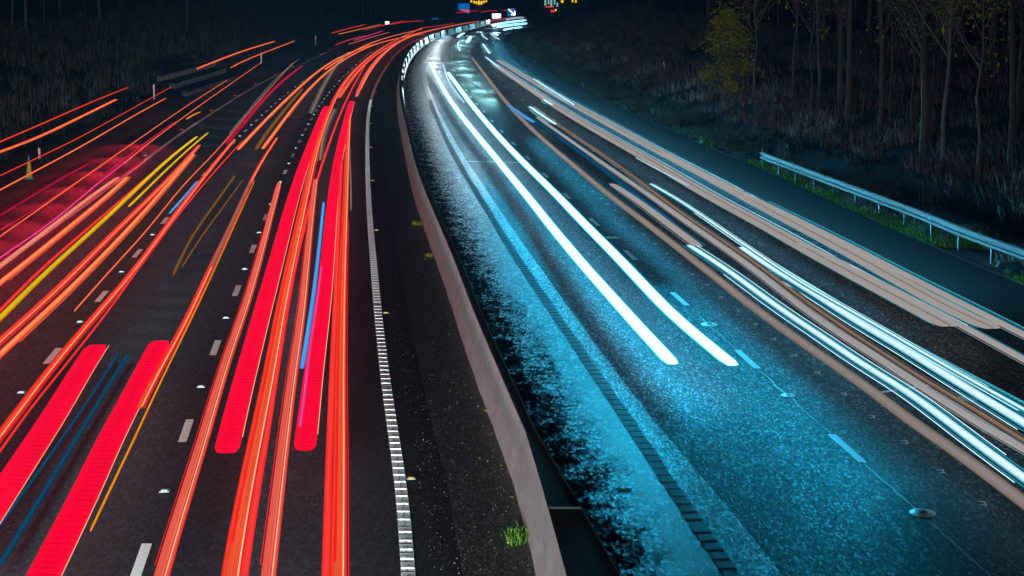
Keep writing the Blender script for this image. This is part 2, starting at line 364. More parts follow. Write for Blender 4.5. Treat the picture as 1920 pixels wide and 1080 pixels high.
# ground: one sheet out to the horizon, level under the road and rising in banks on both sides
def gz(x, y):
    dr = x-X(CV['RE'], y); dl = X(CV['SH'], y)-x
    fade = 1.0
    if dr > 0:
        h = max(0, dr-3.2)*.33; h = 6.5*(1-math.exp(-h/5.5)) if h > 0 else 0
        h += .16*noise.noise(Vector((x*.35, y*.35, 0)))*min(1, dr/4)
        return h-.03
    if dl > 0:
        e = max(0, dl-4.6)*.36; e = 7.5*(1-math.exp(-e/6.0)) if e > 0 else 0
        e += .12*noise.noise(Vector((x*.35, y*.35, 5)))*min(1, max(0, dl-3.8)/3)
        return e-.03
    return -.03
xs = []; k = -60
while k <= 60: xs.append(math.sinh(k/60*4.6)*(2400/math.sinh(4.6))); k += .5
m = MB(); gy = [-60, -20]+YS+[720, 780, 860, 960, 1100, 1400, 2000, 4000]
grid = [[(x, y, gz(x, min(y, 669))) for x in xs] for y in gy]; W_ = len(xs)
m.v = [p for r in grid for p in r]
for j in range(len(gy)-1):
    for i in range(W_-1):
        a = j*W_+i; m.f.append((a, a+1, a+W_+1, a+W_)); m.uv.append([(0, 0)]*4)
tag(m.build('ground', M['ground'], smooth=True), kind='structure')

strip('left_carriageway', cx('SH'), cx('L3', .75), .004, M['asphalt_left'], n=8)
strip('median', cx('L3', .75), lambda y: X(CV['BM'], y), .006, M['gravel'], n=4)
strip('drainage_strip', lambda y: X(CV['BM'], y), cx('RB'), .006, M['wet_strip'], n=4)
strip('concrete_margin', cx('RB'), cx('SM'), .008, M['pale_strip'], n=2)
strip('right_carriageway', cx('SM'), cx('R2', 3.75), .004, M['asphalt_right'], n=8)
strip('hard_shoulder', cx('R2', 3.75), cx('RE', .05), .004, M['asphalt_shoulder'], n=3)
t = NT('paved_verge'); f = t.noise(t.pos((1, .3, 1)), 1.4, 5); g = t.noise(t.pos(), 20, 3)
t.bump(g, .8, .02); M['verge'] = t.base(t.mix(g, t.ramp(f, [(.3, (.035, .030, .030)), (.7, (.085, .075, .075))]), (.03, .026, .026)), .8)
strip('gravel_verge', cx('SH', -3.6), cx('SH'), .010, M['verge'], n=3)
strip('verge_kerb', cx('RE', .05), cx('RE', .17), .03, M['rib_dark'], n=1)

def dashes(name, key, y0, y1, wd, mat, length=2.0, step=9.0, z=.014, off=0):
    m = MB(); y = y0
    while y < y1:
        n = 3
        for i in range(n):
            a = y-length/2+length*i/n; b = a+length/n; xa, xb = X(CV[key], a)+off, X(CV[key], b)+off
            m.quad((xa-wd/2, a, z), (xa+wd/2, a, z), (xb+wd/2, b, z), (xb-wd/2, b, z))
        y += step
    return tag(m.build(name, mat), kind='structure')
Y = lambda u, v: P(u, v).y
dashes('left_lane_markings', 'L1', Y(100, 668)-9, 330, .15, M['paint'])
dashes('centre_lane_markings', 'L2', Y(265, 1055), 330, .15, M['paint'])
dashes('right_road_lane_markings', 'R1', Y(1589, 841), 330, .15, M['paint'], 2.3)
dashes('right_road_inner_lane_markings', 'R2', Y(1815, 749)-9, 330, .12, M['paint_worn'], 2.0)
strip('left_edge_line', cx('L0', -.10), cx('L0', .10), .014, M['paint'], n=1)
strip('right_edge_line', cx('L3', -.10), cx('L3', .10), .014, M['paint'], n=1)
strip('central_reserve_edge_line', cx('RB', -.02), cx('RB', .22), .012, M['rib_base'], n=1)
def ribs(name, key, y0, y1, step, x0, x1, mat, h=.016, ln=.07, z=.014):
    m = MB(); y = y0; i = 0
    while y < y1:
        c = (X(CV[key], y)+(x0+x1)/2, y, z+h/2); m.box(c, (x1-x0, ln, h)); y += step if i % 22 else step+.25; i += 1
    return tag(m.build(name, mat), kind='structure')
ribs('edge_line_ribs', 'L3', 20, 150, .5, -.09, .09, M['paint'])
ribs('dark_edge_line_ribs', 'RB', 20, 150, .5, -.02, .22, M['rib_black'], .004, .07)
# the dark tracks between the raised ribs on the left edge line
m = MB(); y = 20.25
while y < 110:
    m.box((X(CV['L3'], y), y-.20, .0165), (.19, .05, .003)); m.box((X(CV['L3'], y)+0, y, .0165), (.010, .36, .0035)); y += .5
tag(m.build('edge_line_grooves', M['rib_dark']), kind='structure')
# sealed joint along the near lane line, wandering; small worn marks; cross lines
m = MB(); y = 20; ph = 0
def wob(y): return .05*noise.noise(Vector((y*.9, 3, 0)))+.03*noise.noise(Vector((y*3, 8, 0)))
while y < 52:
    xa, xb = X(CV['R1'], y)+wob(y), X(CV['R1'], y+.3)+wob(y+.3); t_ = .012+.018*abs(noise.noise(Vector((y, 0, 0))))
    m.quad((xa-t_, y, .011), (xa+t_, y, .011), (xb+t_, y+.3, .011), (xb-t_, y+.3, .011)); y += .3
tag(m.build('joint_line', M['paint_worn']), kind='structure')
m = MB(); pm = [(1930,1010),(1843,945),(1765,885),(1697,830),(1635,782),(1583,740),(1533,700),(1490,667),(1451,637),(1416,609),(1383,583),(1352,558),(1325,535),(1298,515),(1273,495),(1250,476),(1228,458),(1206,440),(1186,424),(1168,409),(1153,395),(1138,383),(1127,373),(1110,360),(1096,349),(1080,337),(1062,322),(1043,307),(1030,295),(1018,284),(1007,273),(995,262),(984,252),(973,243),(960,229),(949,218),(940,210),(930,202),(921,195),(913,187)]
for u, v in pm:
    q = P(u, v); z = .012
    m.quad((q.x-.065, q.y-.13, z), (q.x+.02, q.y-.13, z), (q.x+.02, q.y-.09, z), (q.x-.065, q.y-.09, z))
    m.quad((q.x-.06, q.y+.09, z), (q.x+.07, q.y+.09, z), (q.x+.07, q.y+.13, z), (q.x-.06, q.y+.13, z))
    m.quad((q.x+.02, q.y-.13, z), (q.x+.045, q.y-.13, z), (q.x+.045, q.y+.09, z), (q.x+.02, q.y+.09, z))
tag(m.build('bracket_markings', M['paint']), kind='structure')
m = MB()
for a, b in (((878,303),(1000,306)), ((1650,737),(1752,722))):
    a, b = P(*a), P(*b); m.quad((a.x, a.y-.09, .013), (b.x, b.y-.09, .013), (b.x, b.y+.09, .013), (a.x, a.y+.09, .013))
tag(m.build('cross_road_lines', M['paint']), kind='structure')

# ------------------------------------------------------------ median barrier
def rs(c, y0, y1, st):
    y = y0; out = []
    while y < y1: out.append(Vector((X(c, y), y, 0))); y += st*(1 if y < 80 else y/80)
    return out
bp = rs(BC, 14.5, 560, .6)
br = empty('median_barrier', (bp[0].x, bp[0].y, 0)); tag(br, 'long grey concrete safety barrier with black top dividing the two carriageways', 'barrier')
def bprof(i, L):
    h = hw(bp[i].y); dent = .018*noise.noise(Vector((bp[i].y*.55, 0, 0)))
    return [(-h-.19+dent, 0, 0), (-h-.17+dent, .16, .1), (-h-.10+dent*.6, .34, .3), (-h, .90, .5), (h, .90, .5), (h+.10, .34, .7), (h+.17, .16, .9), (h+.19, 0, 1)]
m = MB(); m.sweep(bp, bprof); o = m.build('concrete_wall', M['concrete'], br, org=br.location)
m = MB()
def tprof(i, L):
    h = hw(bp[i].y); return [(-h-.012, .902, 0), (-h-.012, .925, 0), (h+.012, .925, 1), (h+.012, .902, 1)]
m.sweep(bp, tprof); m.build('top_cap', M['barrier_top'], br, org=br.location)
m = MB()
def eprof(i, L):
    h = hw(bp[i].y)+.012; return [(h, .905, 0), (h, .932, 0), (h+.014, .932, 1), (h+.014, .905, 1)]
m.sweep(bp, eprof); m.build('edge_rim_light', M['steel'], br, org=br.location)  # thin strip added for the headlamp light rimming the top edge
for y in [28.6, 30.4, 34.2, 39.5, 46, 53, 60, 68, 77, 88, 100, 115, 132, 150]:       # slanting joints in the wall face
    x = X(BC, y); h = hw(y); m = MB()
    m.tube([(x-h-.008, y+.32, .86), (x-h-.075, y+.16, .45), (x-h-.186, y-.05, .05)], [.006]*3, 4); m.build('joint', M['steel'], br, org=br.location)
for y in list(range(160, 420, 13)):                                                      # dark gaps between the far wall units
    x = X(BC, y); m = MB(); m.box((x+.10, y, .46), (.32, .10, .93)); m.build('unit_gap', M['black'], br, org=br.location)
m = MB()  # cover frame where the top widens
for y in (29.0,):
    m.box((X(BC, y), y, .94), (2*hw(y)+.02, .05, .03))
m.build('cover_frame', M['barrier_top'], br, org=br.location)

# ------------------------------------------------------------ lamp streaks of the traffic
GT, GH = 'tail lamp light trails on the left carriageway', 'headlamp light trails on the right carriageway'
STR = {'orange_red': [(.30, .022, 'hot_strand', 0, 1), (-.2, .03, 'red_strand', .1, 1), (.62, .016, 'red_strand', 0, .8)],
       'salmon': [(.26, .016, 'hot_strand', 0, 1), (-.62, .012, 'red_strand', .1, .9)],
       'orange_hot': [(-.30, .02, 'red_strand', 0, 1), (.66, .018, 'orange_hot', .2, 1)],
       'red_led': [(.52, .014, 'hot_strand', .05, 1)],
       'white_cool': [(.72, .035, 'teal_strand', 0, 1), (-.75, .03, 'teal_strand', 0, 1), (-.95, .02, 'pale_strand', .1, .9), (.95, .018, 'pale_strand', .2, 1)],
       'white_hot': [(.60, .025, 'teal_strand', 0, 1), (-.58, .02, 'teal_strand', 0, 1)],
       'pink_grey': [(.7, .02, 'teal_strand', 0, 1), (-.75, .016, 'pink_grey', 0, .9)],
       'pink_grey_slit': [(.58, .05, 'teal_strand', .0, 1), (.68, .016, 'pale_strand', 0, 1), (-.54, .02, 'teal_strand', 0, 1)],
       'tan_grey': [(.46, .03, 'tan_orange', 0, 1)], 'tan_orange': [(-.9, .02, 'pink_grey', 0, 1), (.9, .03, 'grey_blue', 0, 1)]}
def smooth_px(c):
    L = [0]
    for a, b in zip(c[:-1], c[1:]): L.append(L[-1]+(b-a).length)
    tot = L[-1]; N = max(10, min(70, int(tot/9))); d = []; j = 0
    for i in range(N+1):
        t = tot*i/N
        while j < len(L)-2 and L[j+1] < t: j += 1
        d.append(c[j].lerp(c[j+1], (t-L[j])/max(L[j+1]-L[j], 1e-6)))
    sp_ = tot/N; sg = min(46, tot/9)/sp_; out = []; K_ = min(int(sg*2.4), N//2)
    e0 = (d[0]-d[max(1, N//6)])*(1/max(1, N//6)); e1 = (d[N]-d[N-max(1, N//6)])*(1/max(1, N//6))
    ext = [d[0]+e0*k for k in range(K_, 0, -1)]+d+[d[N]+e1*k for k in range(1, K_+1)]
    for i in range(N+1):
        sw = 0; q = Vector((0, 0, 0))
        for k in range(-K_, K_+1):
            g = math.exp(-k*k/(2*sg*sg)) if sg > 0 else 1; sw += g; q += ext[i+K_+k]*g
        out.append(q/sw)
    return out
def streak(name, pts, z, w, mat, label, cat, group, h=None, n=6):
    px = smooth_px(catmull([(*p, 0) for p in pts], n)); path = [P(q[0], q[1], z) for q in px]
    h = h or (.045 if w > .2 else min(max(w*.35, .03), .06)); K = 10; prof = []
    for i in range(K):
        a = math.pi*(1-i/(K-1)); ca, sa = math.cos(a), math.sin(a)
        prof.append((ca*w/2, (sa**.6)*h/2, (ca+1)/2))
    for i in range(1, 4):
        a = -math.pi*i/4; prof.append((math.cos(a)*w/2, math.sin(a)*h/2, (math.cos(a)+1)/2))
    path.sort(key=lambda q: q.y)                          # from near to far
    prof = list(prof)
    nn = len(path)
    m = MB(); m.sweep(path, prof, scale=lambda i, L: .75 if i in (0, nn-1) else 1)
    for k_ in range(len(m.v)): pass
    o = m.build(name, M[mat], smooth=False, org=path[0]); tag(o, label, cat, group)
    for off, ww, sm_, a0, a1 in STR.get(mat, ()):                       # finer strands of light inside or beside the streak
        if w < .1: break
        i0, i1 = int(nn*a0), max(int(nn*a0)+3, int(nn*a1)); q = path[i0:i1]
        if len(q) < 3: continue
        m = MB(); m.sweep([p_+Vector((0, 0, h*.5+.006 if abs(off) < .5 else 0)) for p_ in q], [(off*w-ww/2, 0, 0), (off*w, ww*.5, .5), (off*w+ww/2, 0, 1)])
        m.build('strand', M[sm_], o, org=path[0])
    return o

T = [ # points, height, width, colour, label
([(183,648),(159,680),(117,754),(66,832),(18,905),(-35,985),(-85,1060)], .75, .46, 'red_led', 'broad red trail running off the left edge, left of the near middle lane pair'),
([(301,640),(280,680),(243,754),(203,828),(170,902),(133,976),(96,1050),(50,1140)], .75, .44, 'red_led', 'broad red trail beside the thin amber line, right of the near middle lane pair'),
([(520,260),(493,293),(467,345),(430,430),(393,503),(353,593),(317,660),(296,695),(262,765)], .78, .13, 'orange_red', 'dark orange trail whose near end touches the broad red trail in the middle lane'),
([(477,340),(436,430),(397,517),(350,617),(310,697),(263,799),(207,917),(170,995)], .8, .035, 'amber', 'hair thin amber trail just right of the broad middle lane red trail'),
([(470,340),(440,405),(415,460),(397,500)], .84, .09, 'tan_orange', 'short pale tan trail lying on the dark orange middle lane trail'),
([(440,263),(400,307),(377,340),(320,413),(273,480),(213,553),(160,613),(90,697),(20,790),(-50,880)], .8, .17, 'orange_red', 'long orange red trail running along the left lane dashes to the left edge'),
([(455,265),(418,303),(382,345),(300,447),(213,570),(113,697),(50,775),(0,847),(-50,915)], .8, .045, 'red_thin', 'thin red trail just right of the left lane dashes trail'),
([(550,117),(493,180),(450,230),(400,293),(347,340),(287,420),(213,500),(140,583)], .8, .04, 'orange_hot', 'thin orange trail ending alone in the left lane asphalt'),
([(373,273),(340,310),(313,340),(233,417),(187,463),(110,540),(0,640),(-60,692)], .8, .20, 'orange_red', 'orange red trail immediately right of the yellow pair'),
([(363,290),(330,328),(300,365),(200,473),(110,563),(0,665),(-60,722)], .8, .18, 'orange_hot', 'salmon orange trail, rightmost of the left lane bundle'),
([(390,249),(350,283),(300,330),(278,352),(242,387)], .8, .11, 'yellow', 'short bright yellow trail ending mid bundle, right one of the yellow pair'),
([(369,257),(300,310),(277,335),(182,425),(80,517),(0,598),(-50,645)], .8, .17, 'yellow', 'long bright yellow trail in the left lane, left one of the yellow pair'),
([(323,292),(265,343),(160,433),(80,502),(0,583),(-50,632)], .8, .10, 'red_thin', 'red trail immediately left of the yellow pair'),
([(239,332),(227,346),(133,423),(67,478),(0,530),(-50,572)], .8, .21, 'orange_hot', 'golden orange trail starting at the solid left edge line'),
([(222,333),(200,347),(100,423),(0,500),(-50,538)], .8, .19, 'salmon_pale', 'ribbed pale pink trail starting at the solid left edge line'),
([(250,292),(215,320),(187,340),(100,415),(0,483),(-50,520)], .8, .07, 'magenta', 'pinkish crimson trail inside the hard shoulder'),
([(427,150),(367,187),(300,233),(233,280),(147,340),(67,397),(0,443),(-60,487)], .8, .045, 'orange_hot', 'thin orange trail over the hard shoulder, left one of the parallel two'),
([(490,117),(433,157),(367,203),(317,240),(267,277),(233,307)], .8, .05, 'orange_hot', 'thin orange trail over the hard shoulder, right one of the parallel two'),
([(311,184),(233,227),(150,277),(67,320),(0,357),(-80,397)], .8, .095, 'orange_hot', 'bright orange trail crossing in front of the yellow cone'),
([(321,163),(267,193),(200,230),(133,267),(67,297),(0,330),(-60,358)], .8, .06, 'orange_red', 'thin red orange trail above the verge edge, behind the yellow cone'),
([(240,164),(167,193),(100,223),(0,266),(-60,292)], 3.4, .07, 'orange_red', 'uppermost thin red orange trail high over the left grass bank'),
([(217,187),(150,220),(67,260),(0,285),(-60,307)], 3.4, .11, 'orange_hot', 'thick orange trail high over the left grass bank, lower of the two there'),
([(514,78),(467,92),(417,110),(370,129)], 3.4, .14, 'orange_hot', 'short orange trail hanging above the wooden railing'),
([(552,77),(500,97),(460,113),(433,127)], 2.6, .10, 'orange_hot', 'short orange trail hanging above the grey notched wall'),
([(165,308),(120,332),(60,368),(0,404)], .6, .10, 'crimson', 'dark crimson trail low over the hard shoulder, nearest the verge'),
([(210,300),(150,338),(90,378),(0,432)], .6, .07, 'crimson', 'dark crimson trail low in the hard shoulder, second from the verge'),
([(270,300),(200,352),(110,418),(0,492)], .6, .09, 'crimson', 'dark crimson trail low over the solid left edge line'),
([(330,228),(290,255),(245,290),(190,333)], .5, .12, 'crimson', 'dim crimson streak between the two thin orange shoulder trails'),
([(375,210),(362,216),(350,223)], .7, .13, 'amber', 'short amber blink beside the red reflectors on the left edge line'),
([(567,123),(545,140),(520,160),(483,200),(450,240),(425,268)], .7, .24, 'crimson', 'dark red trail in the far left lane'),
([(562,110),(545,122),(520,145),(490,178),(460,215),(430,250)], .7, .10, 'grey_blue', 'slate blue grey trail left of the dark red trail'),
([(370,340),(345,370),(318,400)], .7, .10, 'blue_bright', 'short blue glint trail left of the left lane dashes'),
([(800,58),(768,67),(727,77),(695,83),(664,94),(633,103),(583,143),(533,190),(483,240),(447,280)], .8, .20, 'orange_hot', 'orange trail of the far left lane with a square end at the dashes'),
([(795,64),(758,68),(706,79),(664,98),(633,117),(617,130),(583,160),(550,200),(517,247),(493,278)], .8, .20, 'orange_hot', 'orange trail of the far middle lane with a square end'),
([(567,167),(533,207),(505,243),(480,280)], .7, .22, 'brown', 'short brown trail between the two square ended far orange trails'),
([(655,98),(627,127),(605,165),(583,212)], .8, .17, 'tan_orange', 'brownish trail with a square end left of the centre dashes'),
([(455,338),(415,393),(375,448),(342,500)], .5, .06, 'brown', 'faint mustard trail down the middle lane, right one of two'),
([(440,330),(405,380),(362,440),(325,515)], .5, .09, 'brown', 'faint mustard trail down the middle lane, left one of two'),
([(240,665),(190,745),(130,845),(60,960),(0,1060)], .3, .10, 'blue_dim', 'faint blue trail between the two broad red trails, right one of two'),
([(222,662),(160,760),(90,860),(0,985)], .3, .07, 'blue_dim', 'faint blue trail between the two broad red trails, left one of two'),
([(524,343),(510,393),(487,485),(461,574),(423,680),(391,791),(357,902),(325,1005),(303,1080),(286,1140)], .8, .20, 'salmon', 'striped salmon red trail covering the centre lane dashes, nearest the bottom left'),
([(612,200),(590,255),(565,318),(543,393),(519,485),(488,596),(466,680),(446,754),(424,848)], .8, .40, 'red_led', 'broad flat red trail with a square near end, left one of the right lane pair'),
([(795,57),(758,62),(731,77),(706,94),(677,117),(647,144),(629,167),(617,213),(593,267),(587,300),(567,393),(547,485),(524,596),(510,680),(495,754),(480,828),(465,902),(451,976),(434,1080),(426,1140)], .8, .27, 'orange_red', 'long orange trail right of the left broad red trail, running off the bottom'),
([(690,120),(662,155),(648,185),(634,225),(612,280),(597,330),(578,393),(560,470),(540,560),(527,640),(512,740),(498,830),(484,910),(470,1000),(458,1080),(450,1140)], .8, .10, 'red_thin', 'narrow red trail hugging the long orange trail on its right'),
([(592,337),(587,374),(576,485),(565,596),(552,680),(537,791),(524,902),(511,1013),(503,1080),(497,1140)], .8, .19, 'salmon', 'striped salmon trail running off the bottom in the middle of the right lane'),
([(607,380),(600,448),(587,559),(573,650),(566,690)], .75, .11, 'blue_bright', 'blue trail along the left side of the right broad red trail'),
([(603,500),(592,580),(580,660),(570,745),(562,800)], .83, .06, 'magenta', 'pink violet trail on the left side of the right broad red trail'),
([(660,190),(648,230),(636,285),(627,337),(617,448),(607,559),(590,680),(581,754),(571,843)], .8, .36, 'red_led', 'broad flat red trail with a square near end, right one of the right lane pair'),
([(641,300),(639,337),(634,430),(629,560),(623,693),(617,865),(611,1080),(609,1150)], .8, .11, 'red_thin', 'red trail running straight off the bottom, left of the rightmost one'),
([(656,215),(652,250),(650,300),(648,374),(643,485),(640,600),(638,693),(637,865),(634,1080),(633,1150)], .8, .21, 'orange_red', 'red orange trail running straight off the bottom, rightmost on the left carriageway'),
([(655,240),(656,300),(658,350),(658,394)], .8, .06, 'tan_orange', 'short tan orange trail nearest the ribbed edge line'),
([(628,205),(612,240),(604,270),(600,300)], .78, .14, 'tan_orange', 'short tan trail between the broad red trails'),
([(800,58),(768,67),(743,79),(710,98),(685,117),(654,154),(635,183)], .8, .30, 'orange_red', 'orange red trail in the bend with a square end at the white studs'),
([(743,81),(718,100),(695,125),(679,154),(668,181)], .8, .26, 'salmon', 'pinkish red trail in the bend, nearest the inner blue edge line'),
([(820,55),(790,62),(757,73),(728,93),(706,115),(690,138),(676,168)], .8, .14, 'orange_hot', 'gold orange trail along the inside of the bend'),
([(685,67),(657,74),(629,84)], .8, .16, 'red_thin', 'short red trail above the far left lane'),
([(729,61),(706,67),(680,75),(654,83)], .8, .16, 'salmon', 'short pink trail above the far left lane'),
([(718,58),(690,67),(664,76)], .8, .22, 'magenta', 'short magenta trail above the far left lane'),
([(790,55),(757,62),(728,70),(695,80),(670,92),(640,110),(610,130)], .8, .22, 'orange_hot', 'broad orange trail on the far left lane curve'),
([(685,46),(655,53),(622,62)], 3.2, .16, 'red_thin', 'short red trail, leftmost on the far skyline bend'),
([(714,46),(675,55),(635,64)], 2.8, .17, 'amber', 'amber trail on the far skyline bend, beside its leftmost red one'),
([(758,39),(725,46),(683,56)], 2.8, .14, 'red_thin', 'red trail passing the small white sign'),
([(793,39),(760,41),(731,46)], 2.8, .20, 'red_thin', 'red trail on the far skyline bend, right of the small white sign'),
([(852,44),(825,48),(795,52)], .8, .18, 'red_thin', 'short red trail above the white lit end of the barrier'),
([(898,40),(870,44),(840,50),(800,58)], .8, .40, 'orange_hot', 'orange trail passing above the lit barrier end'),
([(985,30),(962,33),(945,35),(920,39)], .8, .35, 'orange_red', 'farthest orange red trail going out of sight at the wood'),
([(896,20),(875,22),(855,24)], 3.2, .18, 'red_thin', 'small red trail crossing the blue direction sign'),
([(933,20),(918,20),(902,23)], 3.2, .18, 'red_thin', 'small red trail right of the blue direction sign'),
([(962,17),(952,19),(942,20)], 3.2, .20, 'red_thin', 'small red trail above the blue arrow sign'),
]
for p_, z_, w_, m_, l_ in T: streak('tail_light_trail', p_, z_, w_, m_, l_, 'light trail', GT)
HT = [
([(809,118),(815,140),(827,167),(843,190),(860,213),(883,240),(907,267),(927,293),(953,327),(987,363),(997,376),(1030,423),(1070,467),(1100,507),(1140,547),(1173,587),(1210,627),(1240,657),(1260,682)], .65, .34, 'white_hot', 'brilliant white trail in the lane by the barrier, left one of the pair'),
([(841,135),(853,157),(873,183),(897,213),(920,240),(947,270),(973,297),(1003,327),(1040,360),(1057,378),(1097,423),(1147,470),(1193,520),(1237,567),(1273,603),(1308,630),(1343,660),(1373,684)], .65, .34, 'white_hot', 'brilliant white trail in the lane by the barrier, right one of the pair'),
([(830,120),(836,140),(846,162),(856,176),(870,192)], .65, .14, 'white_cool', 'small pale green white trail beside the top of the brilliant pair'),
([(887,107),(907,137),(927,170),(960,203),(993,243),(1040,280),(1090,323),(1140,367),(1183,397),(1260,457),(1329,511),(1397,566),(1466,617),(1535,665),(1604,713),(1641,739),(1712,795),(1782,841),(1852,893),(1919,943),(2000,1005)], .65, .26, 'tan_grey', 'dull grey tan trail alone on the left of the middle lane'),
([(1147,345),(1180,366),(1207,385),(1260,425),(1310,462)], .65, .30, 'pink_grey', 'grey rounded start of the middle lane white trail'),
([(1291,461),(1329,483),(1397,531),(1466,583),(1535,627),(1604,676),(1672,717),(1712,742),(1782,795),(1852,848),(1920,897),(2000,955)], .68, .24, 'white_cool', 'cyan edged white trail in the middle lane'),
([(1007,220),(1057,255),(1107,290),(1157,325),(1207,358),(1260,398),(1397,493),(1535,600),(1672,688),(1698,707),(1782,760),(1852,805),(1919,841),(2000,890)], .66, .20, 'pink_grey', 'slim grey pink trail left of the copper trail'),
([(1020,215),(1070,250),(1120,284),(1170,317),(1260,388),(1397,480),(1535,583),(1672,674),(1712,700),(1782,742),(1852,784),(1919,827),(2000,877)], .7, .14, 'tan_orange', 'slim copper brown trail in the middle lane'),
([(953,198),(980,217),(1023,240),(1073,275),(1140,325),(1200,372),(1260,418)], .5, .42, 'blue_dim', 'wide deep blue trail over the middle lane bend'),
([(953,198),(967,207),(982,218),(1000,229)], .66, .34, 'blue_bright', 'short bright blue blob trail at the middle lane bend'),
([(993,200),(1017,217),(1042,233)], .7, .30, 'white_cool', 'short bright white trail beside the bright blue blob'),
([(1219,346),(1279,378),(1346,426),(1415,472),(1466,508),(1535,550),(1604,588),(1741,668),(1800,702),(1870,741),(1919,768),(2000,815)], .68, .12, 'white_cool', 'thin bright white cyan trail of the inner lane'),
([(1391,464),(1452,507),(1521,547),(1604,602),(1707,662),(1775,705),(1852,752),(1919,793),(2000,842)], .65, .30, 'white_cool', 'thick bright white trail of the inner lane with cyan fringe'),
([(1450,492),(1521,535),(1604,585),(1672,624),(1741,661),(1814,700),(1888,739),(1950,772)], .62, .10, 'cyan_ribbed', 'finely ribbed teal trail right of the thick inner lane white trail'),
([(910,107),(940,130),(973,153),(1010,177),(1033,192)], .65, .22, 'white_cool', 'white trail at the far start of the inner lane pair'),
([(1020,187),(1027,192),(1034,196)], .7, .30, 'white_cool', 'tiny glaring white trail tip on the inner lane bend'),
([(925,120),(970,150),(1025,187),(1057,210),(1107,237),(1157,267),(1207,293),(1279,337),(1353,380),(1432,421),(1535,480),(1638,535),(1741,590),(1780,611)], .65, .60, 'pink_grey_slit', 'broad flat pinkish grey trail of the inner lane, lower of the two'),
([(1500,455),(1604,506),(1690,551),(1776,596),(1850,636),(1919,674),(2000,718)], .69, .24, 'pink_grey', 'narrow grey pink trail continuing past the lower broad trail end'),
([(933,112),(973,137),(1023,167),(1060,190),(1107,213),(1173,250),(1240,287),(1330,333),(1415,380),(1501,425),(1604,480),(1707,538),(1810,593),(1860,614)], .65, .56, 'pink_grey_slit', 'broad flat pinkish grey trail nearest the dark shoulder'),
([(1000,148),(1040,174),(1075,196)], .72, .20, 'white_cool', 'short white highlight trail on the broad trail nearest the shoulder'),
([(1245,286),(1330,332),(1430,379),(1520,424),(1604,466),(1741,538),(1830,582),(1919,628),(2000,668)], .69, .26, 'pink_grey', 'narrow grey trail continuing along the shoulder side to the right edge'),
([(1442,378),(1520,415),(1604,457),(1741,527),(1830,570),(1919,615)], .66, .06, 'cyan_ribbed', 'thin ribbed teal trail nearest the right hand shoulder'),
([(1192,296),(1240,322),(1290,348)], .67, .06, 'white_cool', 'short thin white trail left of the broad lower grey trail'),
([(987,44),(965,46),(945,49),(933,50)], .65, .5, 'white_hot', 'glaring white trail in the farthest right bend, lowest of the stacked ones', .35),
([(985,38),(960,41),(935,45),(923,47)], .65, .6, 'white_hot', 'glaring white trail in the farthest right bend, longest of the stacked ones', .35),
([(978,51),(960,53),(945,56)], .65, .4, 'white_hot', 'glaring white trail just under the stacked farthest ones', .25),
([(982,33),(966,34),(950,37)], .65, .4, 'white_cool', 'topmost white trail in the farthest right bend', .25),
([(950,43),(938,45),(926,49)], .65, .7, 'white_hot', 'short white glare at the left end of the farthest trails', .4),
([(936,62),(925,60),(932,66)], .65, .7, 'white_hot', 'small white glare trail on the farthest bend, beside the road edge'),
([(903,62),(906,68),(914,74)], .7, .22, 'white_cool', 'small curved white trail left of the small white glare'),
([(919,62),(926,68),(936,74)], .7, .22, 'white_cool', 'small curved white trail right of the small white glare'),
([(829,73),(836,69),(844,67)], .65, .35, 'white_cool', 'small slanting white trail under the lit barrier end'),
([(859,70),(864,65),(870,62)], .65, .5, 'white_hot', 'small bright trail in the bend left of the teal glow'),
([(876,80),(880,73),(883,68)], .65, .5, 'white_hot', 'small bright trail in the middle of the teal glow'),
([(862,95),(858,85),(861,78)], .65, .3, 'white_cool', 'small pale trail at the head of the barrier side lane'),
([(905,82),(912,92),(918,100)], .65, .4, 'white_cool', 'small pale trail at the head of the inner lane'),
]
for p_, z_, w_, m_, l_, *h_ in HT: streak('headlight_trail', p_, z_, w_, m_, l_, 'light trail', GH, *h_)

# spots added along the lanes stand in for the passing headlamps and light the road
def beam(u, v, en, col=(.12, .55, 1.0), size=78, tx=0, ty=-20, z=.65):
    p = P(u, v, z); l = bpy.data.lights.new('traffic_beam', 'SPOT'); l.energy = en; l.color = col; l.spot_size = R(size); l.spot_blend = 1; l.shadow_soft_size = .12
    o = bpy.data.objects.new('traffic_beam', l); C.objects.link(o); o.location = p-Vector((0, .3, 0))
    d = Vector((p.x+tx, p.y+ty, .0))-p; o.rotation_euler = d.to_track_quat('-Z', 'Y').to_euler()
def beams(off_key, off, y0, y1, n, en, col, sgn=-1, size=64, reach=24, side=0):
    for i in range(n):
        y = y0*(y1/y0)**(i/max(1, n-1)); x = X(CV[off_key], y)+off; y2 = y+sgn*reach; tx = X(CV[off_key], max(13, y2))+off-x+side
        l = BL.get((en, col, size)) 
        if l is None:
            l = bpy.data.lights.new('traffic_beam', 'SPOT'); l.energy = en; l.color = col; l.spot_size = R(size); l.spot_blend = 1; l.shadow_soft_size = .25; BL[(en, col, size)] = l
        o = bpy.data.objects.new('traffic_beam', l); C.objects.link(o); o.location = (x, y, 1.1)
        o.rotation_euler = Vector((tx, sgn*reach, -.9)).to_track_quat('-Z', 'Y').to_euler()
BL = {}
BLUE, COOL, WARM = (.015, .46, .80), (.035, .47, .80), (.80, 1.0, 1.0)
beams('R1', -1.9, 44, 95, 44, 225, BLUE)
beams('R1', .4, 37, 60, 20, 170, BLUE)
beams('R1', -1.9, 98, 150, 18, 330, (.35, .75, 1.0))
beams('R1', -1.9, 156, 420, 20, 1100, (.75, .9, 1.0))
beams('R2', -1.9, 46, 150, 48, 90, COOL)
